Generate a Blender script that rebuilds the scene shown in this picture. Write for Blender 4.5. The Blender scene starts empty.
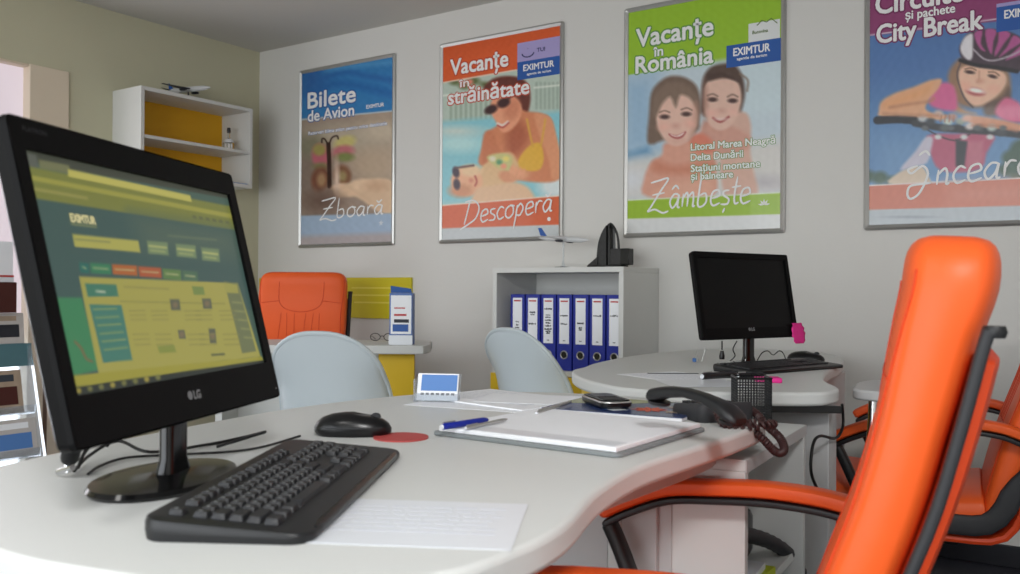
import bpy, bmesh, math, random
import numpy as np
from mathutils.bvhtree import BVHTree
from mathutils import Vector, Matrix
random.seed(7)
SC = bpy.context.scene
COL = SC.collection
PI = math.pi

# ------------------------------------------------------------------ camera
W, H = 1020, 574
FPX, YAW, PITCH, ROLL = 899.8, .5961, .0048, .0061
CAM = np.array([4.3495, -3.6754, 0.975])
_f = np.array([-math.sin(YAW)*math.cos(PITCH), math.cos(YAW)*math.cos(PITCH), math.sin(PITCH)])
_r = np.array([math.cos(YAW), math.sin(YAW), 0.])
_u = np.cross(_r, _f)
_c, _s = math.cos(ROLL), math.sin(ROLL)
RR, UU, FF = _c*_r+_s*_u, -_s*_r+_c*_u, _f

def ray(x, y): return FF+RR*(x-W/2)/FPX+UU*(H/2-y)/FPX
def on_z(x, y, z): d = ray(x, y); return CAM+d*((z-CAM[2])/d[2])
def on_y(x, y, Y): d = ray(x, y); return CAM+d*((Y-CAM[1])/d[1])
def on_x(x, y, X): d = ray(x, y); return CAM+d*((X-CAM[0])/d[0])
def at_d(x, y, D): return CAM+ray(x, y)*D

cam = bpy.data.cameras.new('camera')
co = bpy.data.objects.new('camera', cam); COL.objects.link(co)
co.matrix_world = Matrix(((RR[0], UU[0], -FF[0], CAM[0]), (RR[1], UU[1], -FF[1], CAM[1]), (RR[2], UU[2], -FF[2], CAM[2]), (0, 0, 0, 1)))
cam.sensor_width = 20.4; cam.lens = 20.4*FPX/W; cam.clip_start = .02
cam.dof.use_dof = True; cam.dof.focus_distance = 2.4; cam.dof.aperture_fstop = 4.2
SC.camera = co

# ------------------------------------------------------------------ materials
def lin(c):
    c = c/255.
    return c/12.92 if c <= .04045 else ((c+.055)/1.055)**2.4
def L3(rgb): return tuple(lin(v) for v in rgb)

def mat(name, rgb, rough=.5, metal=0., var=.06, scale=8., bump=0., bscale=60., coat=0., trans=0., spec=.5, alpha=1., ior=1.45):
    m = bpy.data.materials.new(name); m.use_nodes = True
    nt = m.node_tree; b = nt.nodes['Principled BSDF']
    b.inputs['Roughness'].default_value = rough; b.inputs['Metallic'].default_value = metal
    b.inputs['Specular IOR Level'].default_value = spec; b.inputs['Coat Weight'].default_value = coat
    b.inputs['Transmission Weight'].default_value = trans; b.inputs['Alpha'].default_value = alpha
    b.inputs['IOR'].default_value = ior
    tc = nt.nodes.new('ShaderNodeTexCoord')
    n = nt.nodes.new('ShaderNodeTexNoise'); n.inputs['Scale'].default_value = scale; n.inputs['Detail'].default_value = 4
    nt.links.new(tc.outputs['Object'], n.inputs['Vector'])
    mx = nt.nodes.new('ShaderNodeMix'); mx.data_type = 'RGBA'
    c = L3(rgb)
    mx.inputs[6].default_value = tuple(max(0, v*(1-var)) for v in c)+(1,)
    mx.inputs[7].default_value = tuple(min(1, v*(1+var)) for v in c)+(1,)
    nt.links.new(n.outputs['Fac'], mx.inputs[0]); nt.links.new(mx.outputs[2], b.inputs['Base Color'])
    if bump:
        n2 = nt.nodes.new('ShaderNodeTexNoise'); n2.inputs['Scale'].default_value = bscale; n2.inputs['Detail'].default_value = 6
        nt.links.new(tc.outputs['Object'], n2.inputs['Vector'])
        bp = nt.nodes.new('ShaderNodeBump'); bp.inputs['Strength'].default_value = bump; bp.inputs['Distance'].default_value = .004
        nt.links.new(n2.outputs['Fac'], bp.inputs['Height']); nt.links.new(bp.outputs[0], b.inputs['Normal'])
    return m

def mat_vcol(name, emit=0., rough=.4, coat=0.):
    m = bpy.data.materials.new(name); m.use_nodes = True
    nt = m.node_tree; b = nt.nodes['Principled BSDF']
    a = nt.nodes.new('ShaderNodeAttribute'); a.attribute_name = 'paint'
    b.inputs['Roughness'].default_value = rough; b.inputs['Coat Weight'].default_value = coat
    if emit:
        b.inputs['Base Color'].default_value = (.004, .004, .004, 1)
        nt.links.new(a.outputs['Color'], b.inputs['Emission Color']); b.inputs['Emission Strength'].default_value = emit
    else:
        nt.links.new(a.outputs['Color'], b.inputs['Base Color'])
    return m

def mat_emit(name, rgb, s=1.):
    m = bpy.data.materials.new(name); m.use_nodes = True
    nt = m.node_tree; b = nt.nodes['Principled BSDF']
    b.inputs['Base Color'].default_value = (.3, .3, .3, 1)
    tc = nt.nodes.new('ShaderNodeTexCoord'); n = nt.nodes.new('ShaderNodeTexNoise'); n.inputs['Scale'].default_value = 2.5
    nt.links.new(tc.outputs['Object'], n.inputs['Vector'])
    mx = nt.nodes.new('ShaderNodeMix'); mx.data_type = 'RGBA'
    c = L3(rgb)
    mx.inputs[6].default_value = tuple(v*.9 for v in c)+(1,); mx.inputs[7].default_value = tuple(v*1.1 for v in c)+(1,)
    nt.links.new(n.outputs['Fac'], mx.inputs[0]); nt.links.new(mx.outputs[2], b.inputs['Emission Color'])
    b.inputs['Emission Strength'].default_value = s
    return m

M = dict(
 wall=mat('painted_wall', (217, 216, 212), .85, var=.015, scale=1.5, bump=.12, bscale=90),
 wall_y=mat('pale_olive_wall', (200, 197, 170), .85, var=.03, scale=1.5, bump=.12, bscale=90),
 ceil=mat('ceiling_paint', (204, 203, 198), .9, var=.015, scale=1.2),
 floor=mat('dark_floor', (46, 47, 56), .45, var=.25, scale=4),
 skirt=mat('dark_skirting', (30, 31, 38), .4),
 white=mat('white_laminate', (211, 213, 211), .42, var=.012, scale=3, spec=.28),
 edge=mat('white_edge_band', (232, 224, 221), .4, var=.012, scale=3),
 shelfw=mat('white_board', (216, 217, 214), .5, var=.02),
 greyp=mat('light_grey_panel', (190, 190, 190), .5, var=.02),
 yellow=mat('yellow_board', (222, 184, 22), .45, var=.05),
 yellow_pale=mat('lemon_panel', (212, 198, 36), .5, var=.05),
 amber=mat('amber_board', (226, 168, 24), .6, var=.05),
 orange=mat('orange_leather', (232, 94, 38), .42, var=.05, scale=5, bump=.12, bscale=45, spec=.35),
 orange_d=mat('deep_orange_leather', (206, 66, 22), .5, var=.06, scale=5, bump=.15, bscale=45),
 seam=mat('orange_stitching', (205, 62, 12), .6),
 blackp=mat('black_plastic', (26, 27, 29), .45, var=.1, bump=.04, bscale=300),
 greyblk=mat('charcoal_plastic', (44, 45, 48), .6, var=.08),
 gloss=mat('glossy_black', (12, 12, 13), .12, var=.05, coat=0., spec=.45),
 bezel=mat('monitor_bezel', (12, 12, 13), .5, var=.05, spec=.12),
 satin=mat('satin_black', (15, 15, 17), .28, var=.1),
 keyc=mat('key_black', (38, 39, 42), .5, var=.1),
 keyl=mat('key_print', (130, 132, 134), .6),
 rubber=mat('cable_rubber', (18, 18, 19), .5),
 cord=mat('coiled_cord', (58, 34, 34), .55, var=.3, scale=40),
 silver=mat('brushed_aluminium', (190, 190, 188), .35, metal=.75, var=.05, scale=20),
 chrome=mat('chrome', (210, 210, 212), .15, metal=1., var=.03),
 shell=mat('pale_grey_shell', (188, 198, 203), .3, var=.01),
 blue=mat('binder_blue', (28, 44, 150), .4, var=.06),
 bluedk=mat('binder_blue_dark', (14, 22, 92), .4),
 paper=mat('paper', (244, 246, 250), .7, var=.015),
 paperg=mat('glossy_paper', (226, 230, 236), .3, var=.02),
 ink=mat('ink', (60, 64, 72), .8),
 inkl=mat('faint_ink', (206, 210, 220), .8),
 red=mat('red_ink', (190, 60, 60), .7),
 pink=mat('hot_pink', (236, 50, 150), .6),
 disc=mat('coral_red_mat', (184, 74, 72), .6),
 vinyl=mat('grey_vinyl', (128, 134, 136), .45),
 bluecard=mat('card_blue', (86, 132, 196), .45),
 cardb=mat('brochure_blue', (66, 104, 170), .4),
 scrtext=mat_emit('screen_lettering', (178, 168, 84), .75),
 bluepen=mat('pen_blue', (26, 44, 150), .3),
 acrylic=mat('clear_acrylic', (235, 240, 245), .08, trans=.85, ior=1.1),
 glass=mat('clear_glass', (240, 245, 245), .03, trans=1., ior=1.3),
 smoke=mat('dark_mesh', (44, 46, 48), .5, metal=.3),
 stone=mat('dark_pewter', (52, 52, 52), .5, metal=.3, var=.4, scale=60, bump=.5, bscale=120),
 stone_l=mat('pewter_light', (112, 112, 112), .45, metal=.3, var=.4, scale=60),
 planew=mat('model_white', (206, 208, 210), .35),
 planed=mat('model_dark', (40, 42, 50), .35),
 cream=mat('cream_door_frame', (226, 212, 190), .55, var=.02),
 groove=mat('brown_groove', (110, 88, 74), .7),
 teal=mat('teal_plastic', (84, 122, 130), .4, var=.05),
 brown=mat('dark_brown_wood', (74, 30, 24), .55, var=.2),
 maga=mat('magazine_grey', (196, 190, 186), .35, var=.1, scale=30),
 magb=mat('magazine_blue', (30, 120, 190), .35, var=.15, scale=20),
 tan=mat('magazine_tan', (170, 150, 130), .4, var=.25, scale=25),
 lime=mat('lime_card', (190, 205, 40), .5),
 txtw=mat('text_white', (238, 238, 238), .5),
 txtgreen=mat('text_halo_green', (96, 150, 70), .5),
 txtorange=mat('text_halo_orange', (196, 70, 40), .5),
 txtpurple=mat('text_halo_purple', (120, 40, 90), .5),
 txtblue=mat('text_halo_blue', (40, 90, 160), .5),
 logoblue=mat('logo_blue', (36, 88, 166), .5),
 logolav=mat('logo_lavender', (170, 160, 210), .5),
 logowhite=mat('logo_white', (225, 228, 228), .5),
 logograph=mat('logo_dark', (60, 60, 110), .5),
 oran_f=mat('flower_orange', (216, 74, 24), .4),
 greenf=mat('leaf_green', (96, 120, 60), .4),
 magn=mat('magazine_navy', (52, 70, 116), .2, var=.5, scale=40),
 magrefl=mat('cover_reflection', (168, 172, 120), .2, var=.1),
 day=mat_emit('daylight_glass', (192, 178, 186), 1.0),
 daylow=mat_emit('daylight_glass_low', (225, 232, 240), 1.0),
 print_=mat_vcol('poster_print', rough=.3, coat=.15),
 screen=mat_vcol('lcd_picture', emit=1., rough=.35),
)

# ------------------------------------------------------------------ mesh helpers
class MB:
    def __init__(s): s.v = []; s.f = []; s.m = []; s.mi = 0
    def add(s, vs, fs):
        o = len(s.v); s.v += [tuple(map(float, v)) for v in vs]
        for f in fs: s.f.append([i+o for i in f]); s.m.append(s.mi)
        return s
    def box(s, x0, x1, y0, y1, z0, z1, rot=None, at=None):
        vs = [(x, y, z) for x in (x0, x1) for y in (y0, y1) for z in (z0, z1)]
        if rot is not None:
            at = Vector(at or (0, 0, 0)); vs = [tuple(rot @ Vector(v)+at) for v in vs]
        return s.add(vs, [(0, 1, 3, 2), (4, 6, 7, 5), (0, 4, 5, 1), (2, 3, 7, 6), (0, 2, 6, 4), (1, 5, 7, 3)])
    def prism(s, pts, z0, z1):
        n = len(pts)
        a = sum(pts[i][0]*pts[(i+1) % n][1]-pts[(i+1) % n][0]*pts[i][1] for i in range(n))
        if a < 0: pts = pts[::-1]
        vs = [(p[0], p[1], z0) for p in pts]+[(p[0], p[1], z1) for p in pts]
        return s.add(vs, [list(range(n))[::-1], list(range(n, 2*n))]+[(i, (i+1) % n, n+(i+1) % n, n+i) for i in range(n)])
    def rings(s, rings, cap=True):
        n = len(rings[0]); vs = [p for r in rings for p in r]; fs = []
        for k in range(len(rings)-1):
            for i in range(n):
                j = (i+1) % n
                fs.append((k*n+i, k*n+j, (k+1)*n+j, (k+1)*n+i))
        if cap: fs.append(list(range(n))[::-1]); fs.append([(len(rings)-1)*n+i for i in range(n)])
        return s.add(vs, fs)
    def lathe(s, prof, seg=28, c=(0, 0, 0), sx=1., sy=1.):
        return s.rings([[(c[0]+r*sx*math.cos(2*PI*i/seg), c[1]+r*sy*math.sin(2*PI*i/seg), c[2]+z) for i in range(seg)] for r, z in prof])
    def tube(s, pts, r, seg=8, cap=True):
        pts = [Vector(p) for p in pts]; n = len(pts)
        rs = r if isinstance(r, (list, tuple)) else [r]*n
        rings = []; prev = None
        for i, p in enumerate(pts):
            t = (pts[min(i+1, n-1)]-pts[max(i-1, 0)])
            t = t.normalized() if t.length > 1e-9 else Vector((0, 0, 1))
            if prev is None:
                a = Vector((0, 0, 1)) if abs(t.z) < .9 else Vector((1, 0, 0)); u = t.cross(a).normalized()
            else:
                u = (prev-t*prev.dot(t)).normalized()
            prev = u; w = t.cross(u)
            rings.append([tuple(p+(u*math.cos(2*PI*k/seg)+w*math.sin(2*PI*k/seg))*rs[i]) for k in range(seg)])
        return s.rings(rings, cap)
    def quad(s, a, b, c, d): return s.add([a, b, c, d], [(0, 1, 2, 3)])
    def build(s, name, mats, parent=None, smooth=True, bevel=0., bseg=2, subsurf=0, loc=None, solid=0.):
        me = bpy.data.meshes.new(name); me.from_pydata(s.v, [], s.f)
        if not isinstance(mats, (list, tuple)): mats = [mats]
        for m in mats: me.materials.append(m)
        me.polygons.foreach_set('material_index', s.m)
        bm = bmesh.new(); bm.from_mesh(me); bmesh.ops.recalc_face_normals(bm, faces=bm.faces)
        if smooth:
            for f in bm.faces: f.smooth = True
            for e in bm.edges:
                if len(e.link_faces) == 2 and e.calc_face_angle(0) > math.radians(38): e.smooth = False
        bm.to_mesh(me); bm.free()
        o = bpy.data.objects.new(name, me); COL.objects.link(o)
        if parent is not None: o.parent = parent
        if loc is not None: o.location = loc
        if solid:
            d = o.modifiers.new('solid', 'SOLIDIFY'); d.thickness = solid; d.offset = 0
        if bevel:
            d = o.modifiers.new('bevel', 'BEVEL'); d.width = bevel; d.segments = bseg; d.limit_method = 'ANGLE'; d.angle_limit = math.radians(40)
            d.harden_normals = False
        if subsurf:
            d = o.modifiers.new('sub', 'SUBSURF'); d.levels = subsurf; d.render_levels = subsurf
        return o

def cr(pts, n=8, closed=False):
    P = [Vector(p) for p in pts]; out = []; N = len(P)
    rng = N if closed else N-1
    for i in range(rng):
        if closed: p0, p1, p2, p3 = P[(i-1) % N], P[i], P[(i+1) % N], P[(i+2) % N]
        else: p0, p1, p2, p3 = P[max(i-1, 0)], P[i], P[i+1], P[min(i+2, N-1)]
        for k in range(n):
            t = k/n
            out.append(.5*((2*p1)+(p2-p0)*t+(2*p0-5*p1+4*p2-p3)*t*t+(3*p1-p0-3*p2+p3)*t**3))
    if not closed: out.append(P[-1].copy())
    return out

def tag(o, label=None, cat=None, group=None, kind=None):
    if label: o['label'] = label
    if cat: o['category'] = cat
    if group: o['group'] = group
    if kind: o['kind'] = kind
    return o
def thing(name, label, cat, loc=(0, 0, 0), rz=0., group=None):
    o = bpy.data.objects.new(name, None); COL.objects.link(o)
    o.empty_display_size = .05; o.location = loc; o.rotation_euler = (0, 0, rz)
    return tag(o, label, cat, group)
def struct(mb, name, m, parent=None, **k):
    o = mb.build(name, m, parent, **k)
    if parent is None: o['kind'] = 'structure'
    return o
def copy_tree(o, parent=None, d=0):
    c = o.copy(); COL.objects.link(c)
    if parent is not None: c.parent = parent
    for ch in list(o.children): copy_tree(ch, c, d+1)
    return c
def Rz(a): return Matrix.Rotation(a, 3, 'Z')
def rrect(w, h, r, seg=6, cx=0, cy=0):
    pts = []
    for sx, sy, a0 in ((1, 1, 0), (-1, 1, 90), (-1, -1, 180), (1, -1, 270)):
        for k in range(seg+1):
            a = math.radians(a0+90*k/seg)
            pts.append((cx+sx*(w/2-r)+r*math.cos(a), cy+sy*(h/2-r)+r*math.sin(a)))
    return pts

def text_mesh(body, name, m, parent, origin, xdir, ydir, width, height, bold=.06, halo=None, hal=.16, lift=0.):
    """lettering as a thin mesh; origin = baseline start, fitted to width; height = cap height; bold/halo grow by a share of it"""
    c = bpy.data.curves.new(name, 'FONT'); c.body = body; c.resolution_u = 3; c.fill_mode = 'FRONT'
    t = bpy.data.objects.new(name, c); COL.objects.link(t)
    bpy.context.view_layer.update()
    me0 = bpy.data.meshes.new_from_object(t)
    COL.objects.unlink(t); bpy.data.objects.remove(t); bpy.data.curves.remove(c)
    n = len(me0.vertices); a = np.empty(n*3, np.float32); me0.vertices.foreach_get('co', a); a = a.reshape(-1, 3)
    fs = [list(p.vertices) for p in me0.polygons]; bpy.data.meshes.remove(me0)
    x0, x1 = a[:, 0].min(), a[:, 0].max(); sx = width/(x1-x0); sy = height/.72
    X, Y = np.array(xdir, float), np.array(ydir, float); N = np.cross(X, Y)
    base = np.array(origin)[None, :]+((a[:, 0]-x0)*sx)[:, None]*X+(a[:, 1]*sy)[:, None]*Y
    def mk(r, nm, mm, dz, k):
        mb = MB()
        offs = [(0, 0)]+([(r*math.cos(2*PI*i/k), r*math.sin(2*PI*i/k)) for i in range(k)] if r else [])
        for i, (ox, oy) in enumerate(offs): mb.add(list(base+X*ox+Y*oy+N*(dz+i*1e-6)), fs)
        return mb.build(nm, mm, parent, smooth=False)
    if halo: mk(height*hal, name+'_outline', halo, .0004+lift, 10)
    return mk(height*bold, name, m, .0008+lift, 6 if len(body) < 24 else 4)

# ------------------------------------------------------------------ painter
class Canvas:
    def __init__(s, px, py, base): s.x = px; s.y = py; s.c = np.zeros(px.shape+(3,)); s.c[:] = base
    def mix(s, a, col):
        a = np.clip(a, 0, 1)[..., None]; s.c = s.c*(1-a)+np.array(col, float)*a
    def ell(s, cx, cy, rx, ry, col, ang=0, soft=1., al=1.):
        a = math.radians(ang); dx = s.x-cx; dy = s.y-cy
        u = (dx*math.cos(a)+dy*math.sin(a))/rx; v = (-dx*math.sin(a)+dy*math.cos(a))/ry
        d = (np.sqrt(u*u+v*v)-1)*min(rx, ry); s.mix(al*(.5-d/soft), col)
    def poly(s, pts, col, soft=1., al=1., smooth=0):
        if smooth: pts = [(p[0], p[1]) for p in cr([(a, b, 0) for a, b in pts], smooth, True)]
        n = len(pts); dm = np.full(s.x.shape, 1e9); ins = np.zeros(s.x.shape, bool)
        for i in range(n):
            x0, y0 = pts[i]; x1, y1 = pts[(i+1) % n]; ex, ey = x1-x0, y1-y0
            L = ex*ex+ey*ey+1e-9
            t = np.clip(((s.x-x0)*ex+(s.y-y0)*ey)/L, 0, 1)
            dm = np.minimum(dm, np.hypot(s.x-x0-t*ex, s.y-y0-t*ey))
            cnd = (y0 > s.y) != (y1 > s.y)
            with np.errstate(divide='ignore', invalid='ignore'):
                xi = (x1-x0)*(s.y-y0)/((y1-y0) if y1 != y0 else 1e-9)+x0
            ins ^= cnd & (s.x < xi)
        d = np.where(ins, -dm, dm); s.mix(al*(.5-d/soft), col)
    def line(s, pts, w, col, soft=1., al=1., smooth=0):
        if smooth: pts = [(p[0], p[1]) for p in cr([(a, b, 0) for a, b in pts], smooth)]
        dm = np.full(s.x.shape, 1e9)
        for (x0, y0), (x1, y1) in zip(pts, pts[1:]):
            ex, ey = x1-x0, y1-y0; L = ex*ex+ey*ey+1e-9
            t = np.clip(((s.x-x0)*ex+(s.y-y0)*ey)/L, 0, 1)
            dm = np.minimum(dm, np.hypot(s.x-x0-t*ex, s.y-y0-t*ey))
        s.mix(al*(.5-(dm-w/2)/soft), col)
    def noise(s, amp, k=.35, seed=1):
        r = np.random.RandomState(seed)
        n = sum(np.sin(s.x*k*r.uniform(.5, 2)+s.y*k*r.uniform(-2, 2)+r.uniform(0, 6)) for _ in range(8))/4
        s.c += amp*n[..., None]
def Q(fx, ox, oy):
    return lambda pts: [(ox+a/fx, oy+b/fx) for a, b in pts]

def paint_sheet(name, m, parent, P, nx, ny, paint, gain):
    """P(u,v) -> 3d world point (v down); grid mesh with a colour attribute painted in the picture's own colours"""
    us = np.linspace(0, 1, nx); vs = np.linspace(0, 1, ny)
    U, V = np.meshgrid(us, vs)
    p00, p10, p01 = P(0, 0), P(1, 0), P(0, 1)
    pts = p00+U[..., None]*(p10-p00)+V[..., None]*(p01-p00)
    d = pts-CAM; z = d@FF
    px = W/2+FPX*(d@RR)/z; py = H/2-FPX*(d@UU)/z
    c = Canvas(px, py, (128, 128, 128)); paint(c, U, V)
    col = np.clip(c.c, 0, 255)/255.
    col = np.where(col <= .04045, col/12.92, ((col+.055)/1.055)**2.4)*gain
    col = np.clip(col, 0, .92 if m is not M['screen'] else 5)
    me = bpy.data.meshes.new(name)
    idx = np.arange(nx*ny).reshape(ny, nx)
    f = np.stack([idx[:-1, :-1], idx[1:, :-1], idx[1:, 1:], idx[:-1, 1:]], -1).reshape(-1, 4)
    me.vertices.add(nx*ny); me.vertices.foreach_set('co', pts.astype(np.float32).ravel())
    me.loops.add(f.size); me.loops.foreach_set('vertex_index', f.ravel().astype(np.int32))
    me.polygons.add(len(f)); me.polygons.foreach_set('loop_start', np.arange(0, f.size, 4, dtype=np.int32))
    me.update(calc_edges=True)
    a = me.color_attributes.new('paint', 'FLOAT_COLOR', 'POINT')
    rgba = np.ones((nx*ny, 4), np.float32); rgba[:, :3] = col.reshape(-1, 3)
    a.data.foreach_set('color', rgba.ravel())
    me.materials.append(m); me.validate()
    o = bpy.data.objects.new(name, me); COL.objects.link(o); o.parent = parent
    return o

# simple single-stroke handwriting
G = {
 'Z': (1.5, [[(.0, 1.75), (.5, 1.85), (1.25, 1.95), (.8, 1.2), (.2, .2), (0, -.1), (.5, .0), (1.1, -.25), (1.5, -.15)], [(.2, .95), (1.1, 1.05)]]),
 'D': (1.5, [[(.45, 1.9), (.3, 1.), (.1, 0.)], [(.0, 1.8), (.8, 1.8), (1.3, 1.2), (1.1, .4), (.5, 0), (-.25, -.35)]]),
 'I': (1.3, [[(.35, 1.3), (-.1, 1.15), (.1, .9), (.6, 1.25), (.9, .7), (.6, -.3), (.2, -.6), (.0, -.3), (.1, .15), (.7, .2), (1.1, .2)], [(.35, 1.9), (.65, 2.1), (.9, 1.8)]]),
 'b': (.85, [[(.1, 1.9), (.05, 1.), (.05, .1), (.35, 0), (.6, .3), (.5, .8), (.1, .7)]]),
 'o': (.85, [[(.4, .95), (.1, .7), (.1, .2), (.4, 0), (.7, .3), (.65, .8), (.4, .95), (.8, .85)]]),
 'a': (.85, [[(.65, .85), (.3, .9), (.05, .45), (.25, .02), (.55, .35), (.65, .85), (.62, .1), (.8, .05)]]),
 'r': (.65, [[(.1, .9), (.12, .05)], [(.1, .5), (.3, .9), (.6, .85)]]),
 'e': (.75, [[(.08, .45), (.6, .6), (.5, .95), (.15, .85), (.05, .35), (.25, 0), (.7, .15)]]),
 's': (.65, [[(.5, .9), (.15, .85), (.15, .6), (.5, .35), (.45, .05), (.0, .05)]]),
 'c': (.7, [[(.6, .8), (.3, .95), (.05, .5), (.25, .02), (.65, .15)]]),
 'p': (.85, [[(.15, .9), (.1, 0), (.0, -.9)], [(.13, .6), (.4, .95), (.65, .6), (.45, .1), (.12, .15)]]),
 'm': (1.15, [[(.1, .9), (.1, .05)], [(.1, .6), (.35, .95), (.45, .6), (.45, .05)], [(.45, .6), (.75, .95), (.85, .5), (.85, .05), (1.0, .1)]]),
 'n': (.8, [[(.1, .9), (.1, .05)], [(.1, .6), (.4, .95), (.55, .6), (.55, .05), (.7, .1)]]),
 't': (.6, [[(.3, 1.7), (.22, .6), (.3, .05), (.55, .1)], [(.0, 1.05), (.6, 1.1)]]),
 ' ': (.5, []),
}
G['ă'] = (.85, G['a'][1]+[[(.15, 1.35), (.35, 1.15), (.6, 1.4)]])
G['â'] = (.85, G['a'][1]+[[(.1, 1.2), (.35, 1.45), (.6, 1.2)]])
G['ș'] = (.65, G['s'][1]+[[(.3, -.2), (.2, -.5)]])
def handwriting(word, p0, p1, size, width, Y, parent, m, name='handwritten_word'):
    """p0,p1 baseline pixels on the poster plane"""
    mb = MB(); tot = sum(G[c][0] for c in word); x = 0.; qi = 0
    a = on_y(*p0, Y); b = on_y(*p1, Y); base = (b-a); L = np.linalg.norm(base); bd = base/L
    up = np.array([0, 0, 1.]); k = L/tot
    for ch in word:
        adv, st = G[ch]
        for s in st:
            pts = cr([(q[0]+x, q[1], 0) for q in s], 7)
            w3 = [a+bd*(p.x*k+.22*p.y*size*.5)+up*(p.y*size)+np.array([0, -6e-6*(qi+i_), 0]) for i_, p in enumerate(pts)]; qi += len(pts)
            vs = []; fs = []
            for i, p in enumerate(w3):
                t = w3[min(i+1, len(w3)-1)]-w3[max(i-1, 0)]; t = t/(np.linalg.norm(t)+1e-9)
                nrm = np.cross(t, [0, 1, 0]); e = .5+.5*min(1, min(i, len(w3)-1-i)/3)
                vs += [p+nrm*width*e/2, p-nrm*width*e/2]
            for i in range(len(w3)-1): fs.append((2*i, 2*i+1, 2*i+3, 2*i+2))
            mb.add(vs, fs)
        x += adv
    return mb.build(name, m, parent, smooth=False)
def rebase(t, loc):
    t.location = loc
    for ch in t.children: ch.matrix_parent_inverse = Matrix.Translation(-Vector(loc))

# ------------------------------------------------------------------ room
CEIL, XR, YF = 2.423, 6.6, -6.4
T = .12
struct(MB().box(-T, XR+T, YF-T, T, -.1, 0), 'floor', M['floor'], smooth=False)
struct(MB().box(-T, XR+T, YF-T, T, CEIL, CEIL+.1), 'ceiling', M['ceil'], smooth=False)
struct(MB().box(-T, XR+T, 0, T, 0, CEIL), 'wall_back', M['wall'], smooth=False)
struct(MB().box(XR, XR+T, YF, 0, 0, CEIL), 'wall_right', M['wall'], smooth=False)
# left wall with the glazed door opening  y -3.05 .. -1.205, z 0 .. 2.055
D0, D1, DZ = -3.1, -1.205, 2.055
wl = MB(); wl.box(-T, 0, D1, 0, 0, CEIL); wl.box(-T, 0, D0, D1, DZ, CEIL); wl.box(-T, 0, YF, D0, 0, CEIL)
struct(wl, 'wall_left', M['wall_y'], smooth=False)
# front wall behind the camera, with an added window to carry the fill light
wf = MB(); WX0, WX1, WZ0, WZ1 = .8, 5.0, .25, 2.2
wf.box(-T, WX0, YF-T, YF, 0, CEIL); wf.box(WX1, XR+T, YF-T, YF, 0, CEIL); wf.box(WX0, WX1, YF-T, YF, 0, WZ0); wf.box(WX0, WX1, YF-T, YF, WZ1, CEIL)
struct(wf, 'wall_front', M['wall'], smooth=False)
wfr = MB()
for x in (WX0, 2.2, 3.6, WX1-.05): wfr.box(x, x+.05, YF-.08, YF-.02, WZ0, WZ1)
wfr.box(WX0, WX1, YF-.08, YF-.02, WZ0, WZ0+.05); wfr.box(WX0, WX1, YF-.08, YF-.02, WZ1-.05, WZ1)
win = struct(wfr, 'added_window_1', M['silver'], smooth=False)
# door: wide cream jamb with a groove, pane of bright daylight
dj = MB(); dj.box(-.1, .012, -1.40, D1, 0, DZ); dj.box(-.1, .004, D0, -1.40, DZ-.012, DZ)
door = struct(dj, 'door_1', M['cream'], bevel=.003)
MB().box(.012, .0135, -1.325, -1.305, 0, 1.6).build('jamb_groove', M['groove'], door, smooth=False)
MB().box(-.06, -.05, D0, -1.40, .75, DZ-.012).build('upper_pane', M['day'], door, smooth=False)
MB().box(-.06, -.05, D0, -1.40, .0, .75).build('lower_pane', M['daylow'], door, smooth=False)
sk = MB(); sk.box(.0, XR, -.014, 0, 0, .078)
struct(sk, 'baseboard_back', M['skirt'], bevel=.003)
struct(MB().box(0, .014, -1.2, -.014, 0, .078), 'baseboard_left', M['skirt'], bevel=.003)

# ------------------------------------------------------------------ posters
PZ0, PZ1 = 1.2202, 2.2601
def poster(x0, x1, label, paint, nx=176, ny=250):
    t = thing('framed_poster', label, 'poster', group='framed travel posters on the wall')
    fr = MB(); w = .02; d = .014; YB = -.002
    def bar(a, b, c, e):
        fr.box(a, b, YB-d, YB, c, e)
    prof_out = rrect(x1-x0, PZ1-PZ0, .012, 4, (x0+x1)/2, (PZ0+PZ1)/2)
    prof_in = rrect(x1-x0-2*w, PZ1-PZ0-2*w, .002, 4, (x0+x1)/2, (PZ0+PZ1)/2)
    mids = rrect(x1-x0-w*.8, PZ1-PZ0-w*.8, .009, 4, (x0+x1)/2, (PZ0+PZ1)/2)
    rings = [[(a, YB, b) for a, b in prof_out], [(a, YB-d*.6, b) for a, b in prof_out],
             [(a, YB-d, b) for a, b in mids], [(a, YB-d*.5, b) for a, b in prof_in], [(a, YB-.001, b) for a, b in prof_in]]
    fr.rings(rings, cap=False)
    fr.build('frame', M['silver'], t)
    MB().box(x0+w*.5, x1-w*.5, YB-.003, YB, PZ0+w*.5, PZ1-w*.5).build('backing', M['paper'], t, smooth=False)
    a, b, c, e = x0+w-.001, x1-w+.001, PZ0+w-.001, PZ1-w+.001
    YP = YB-.0045
    P = lambda u, v: np.array([a+(b-a)*u, YP, e-(e-c)*v])
    pr = paint_sheet('print', M['print_'], t, P, nx, ny, paint, 1.22)
    return t, pr, YP, (a, b, c, e)
def words(pr, YP, body, p0, p1, cap, m, halo=None, bold=.035, hal=.11, name='printed_text'):
    a = on_y(p0[0], p0[1], YP); b = on_y(p1[0], p1[1], YP)
    z = (a[2]+b[2])/2
    return text_mesh(body, name, m, pr, (a[0], YP-.0002, z), (1, 0, 0), (0, 0, 1), b[0]-a[0], cap, bold, halo, hal)
def flat(pr, YP, pts, m, name, dy=.0004):
    """a flat coloured patch on the poster: pixel outline"""
    vs = [on_y(x, y, YP)-np.array([0, dy, 0]) for x, y in pts]
    return MB().add(vs, [list(range(len(vs)))]).build(name, m, pr, smooth=False)
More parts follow.
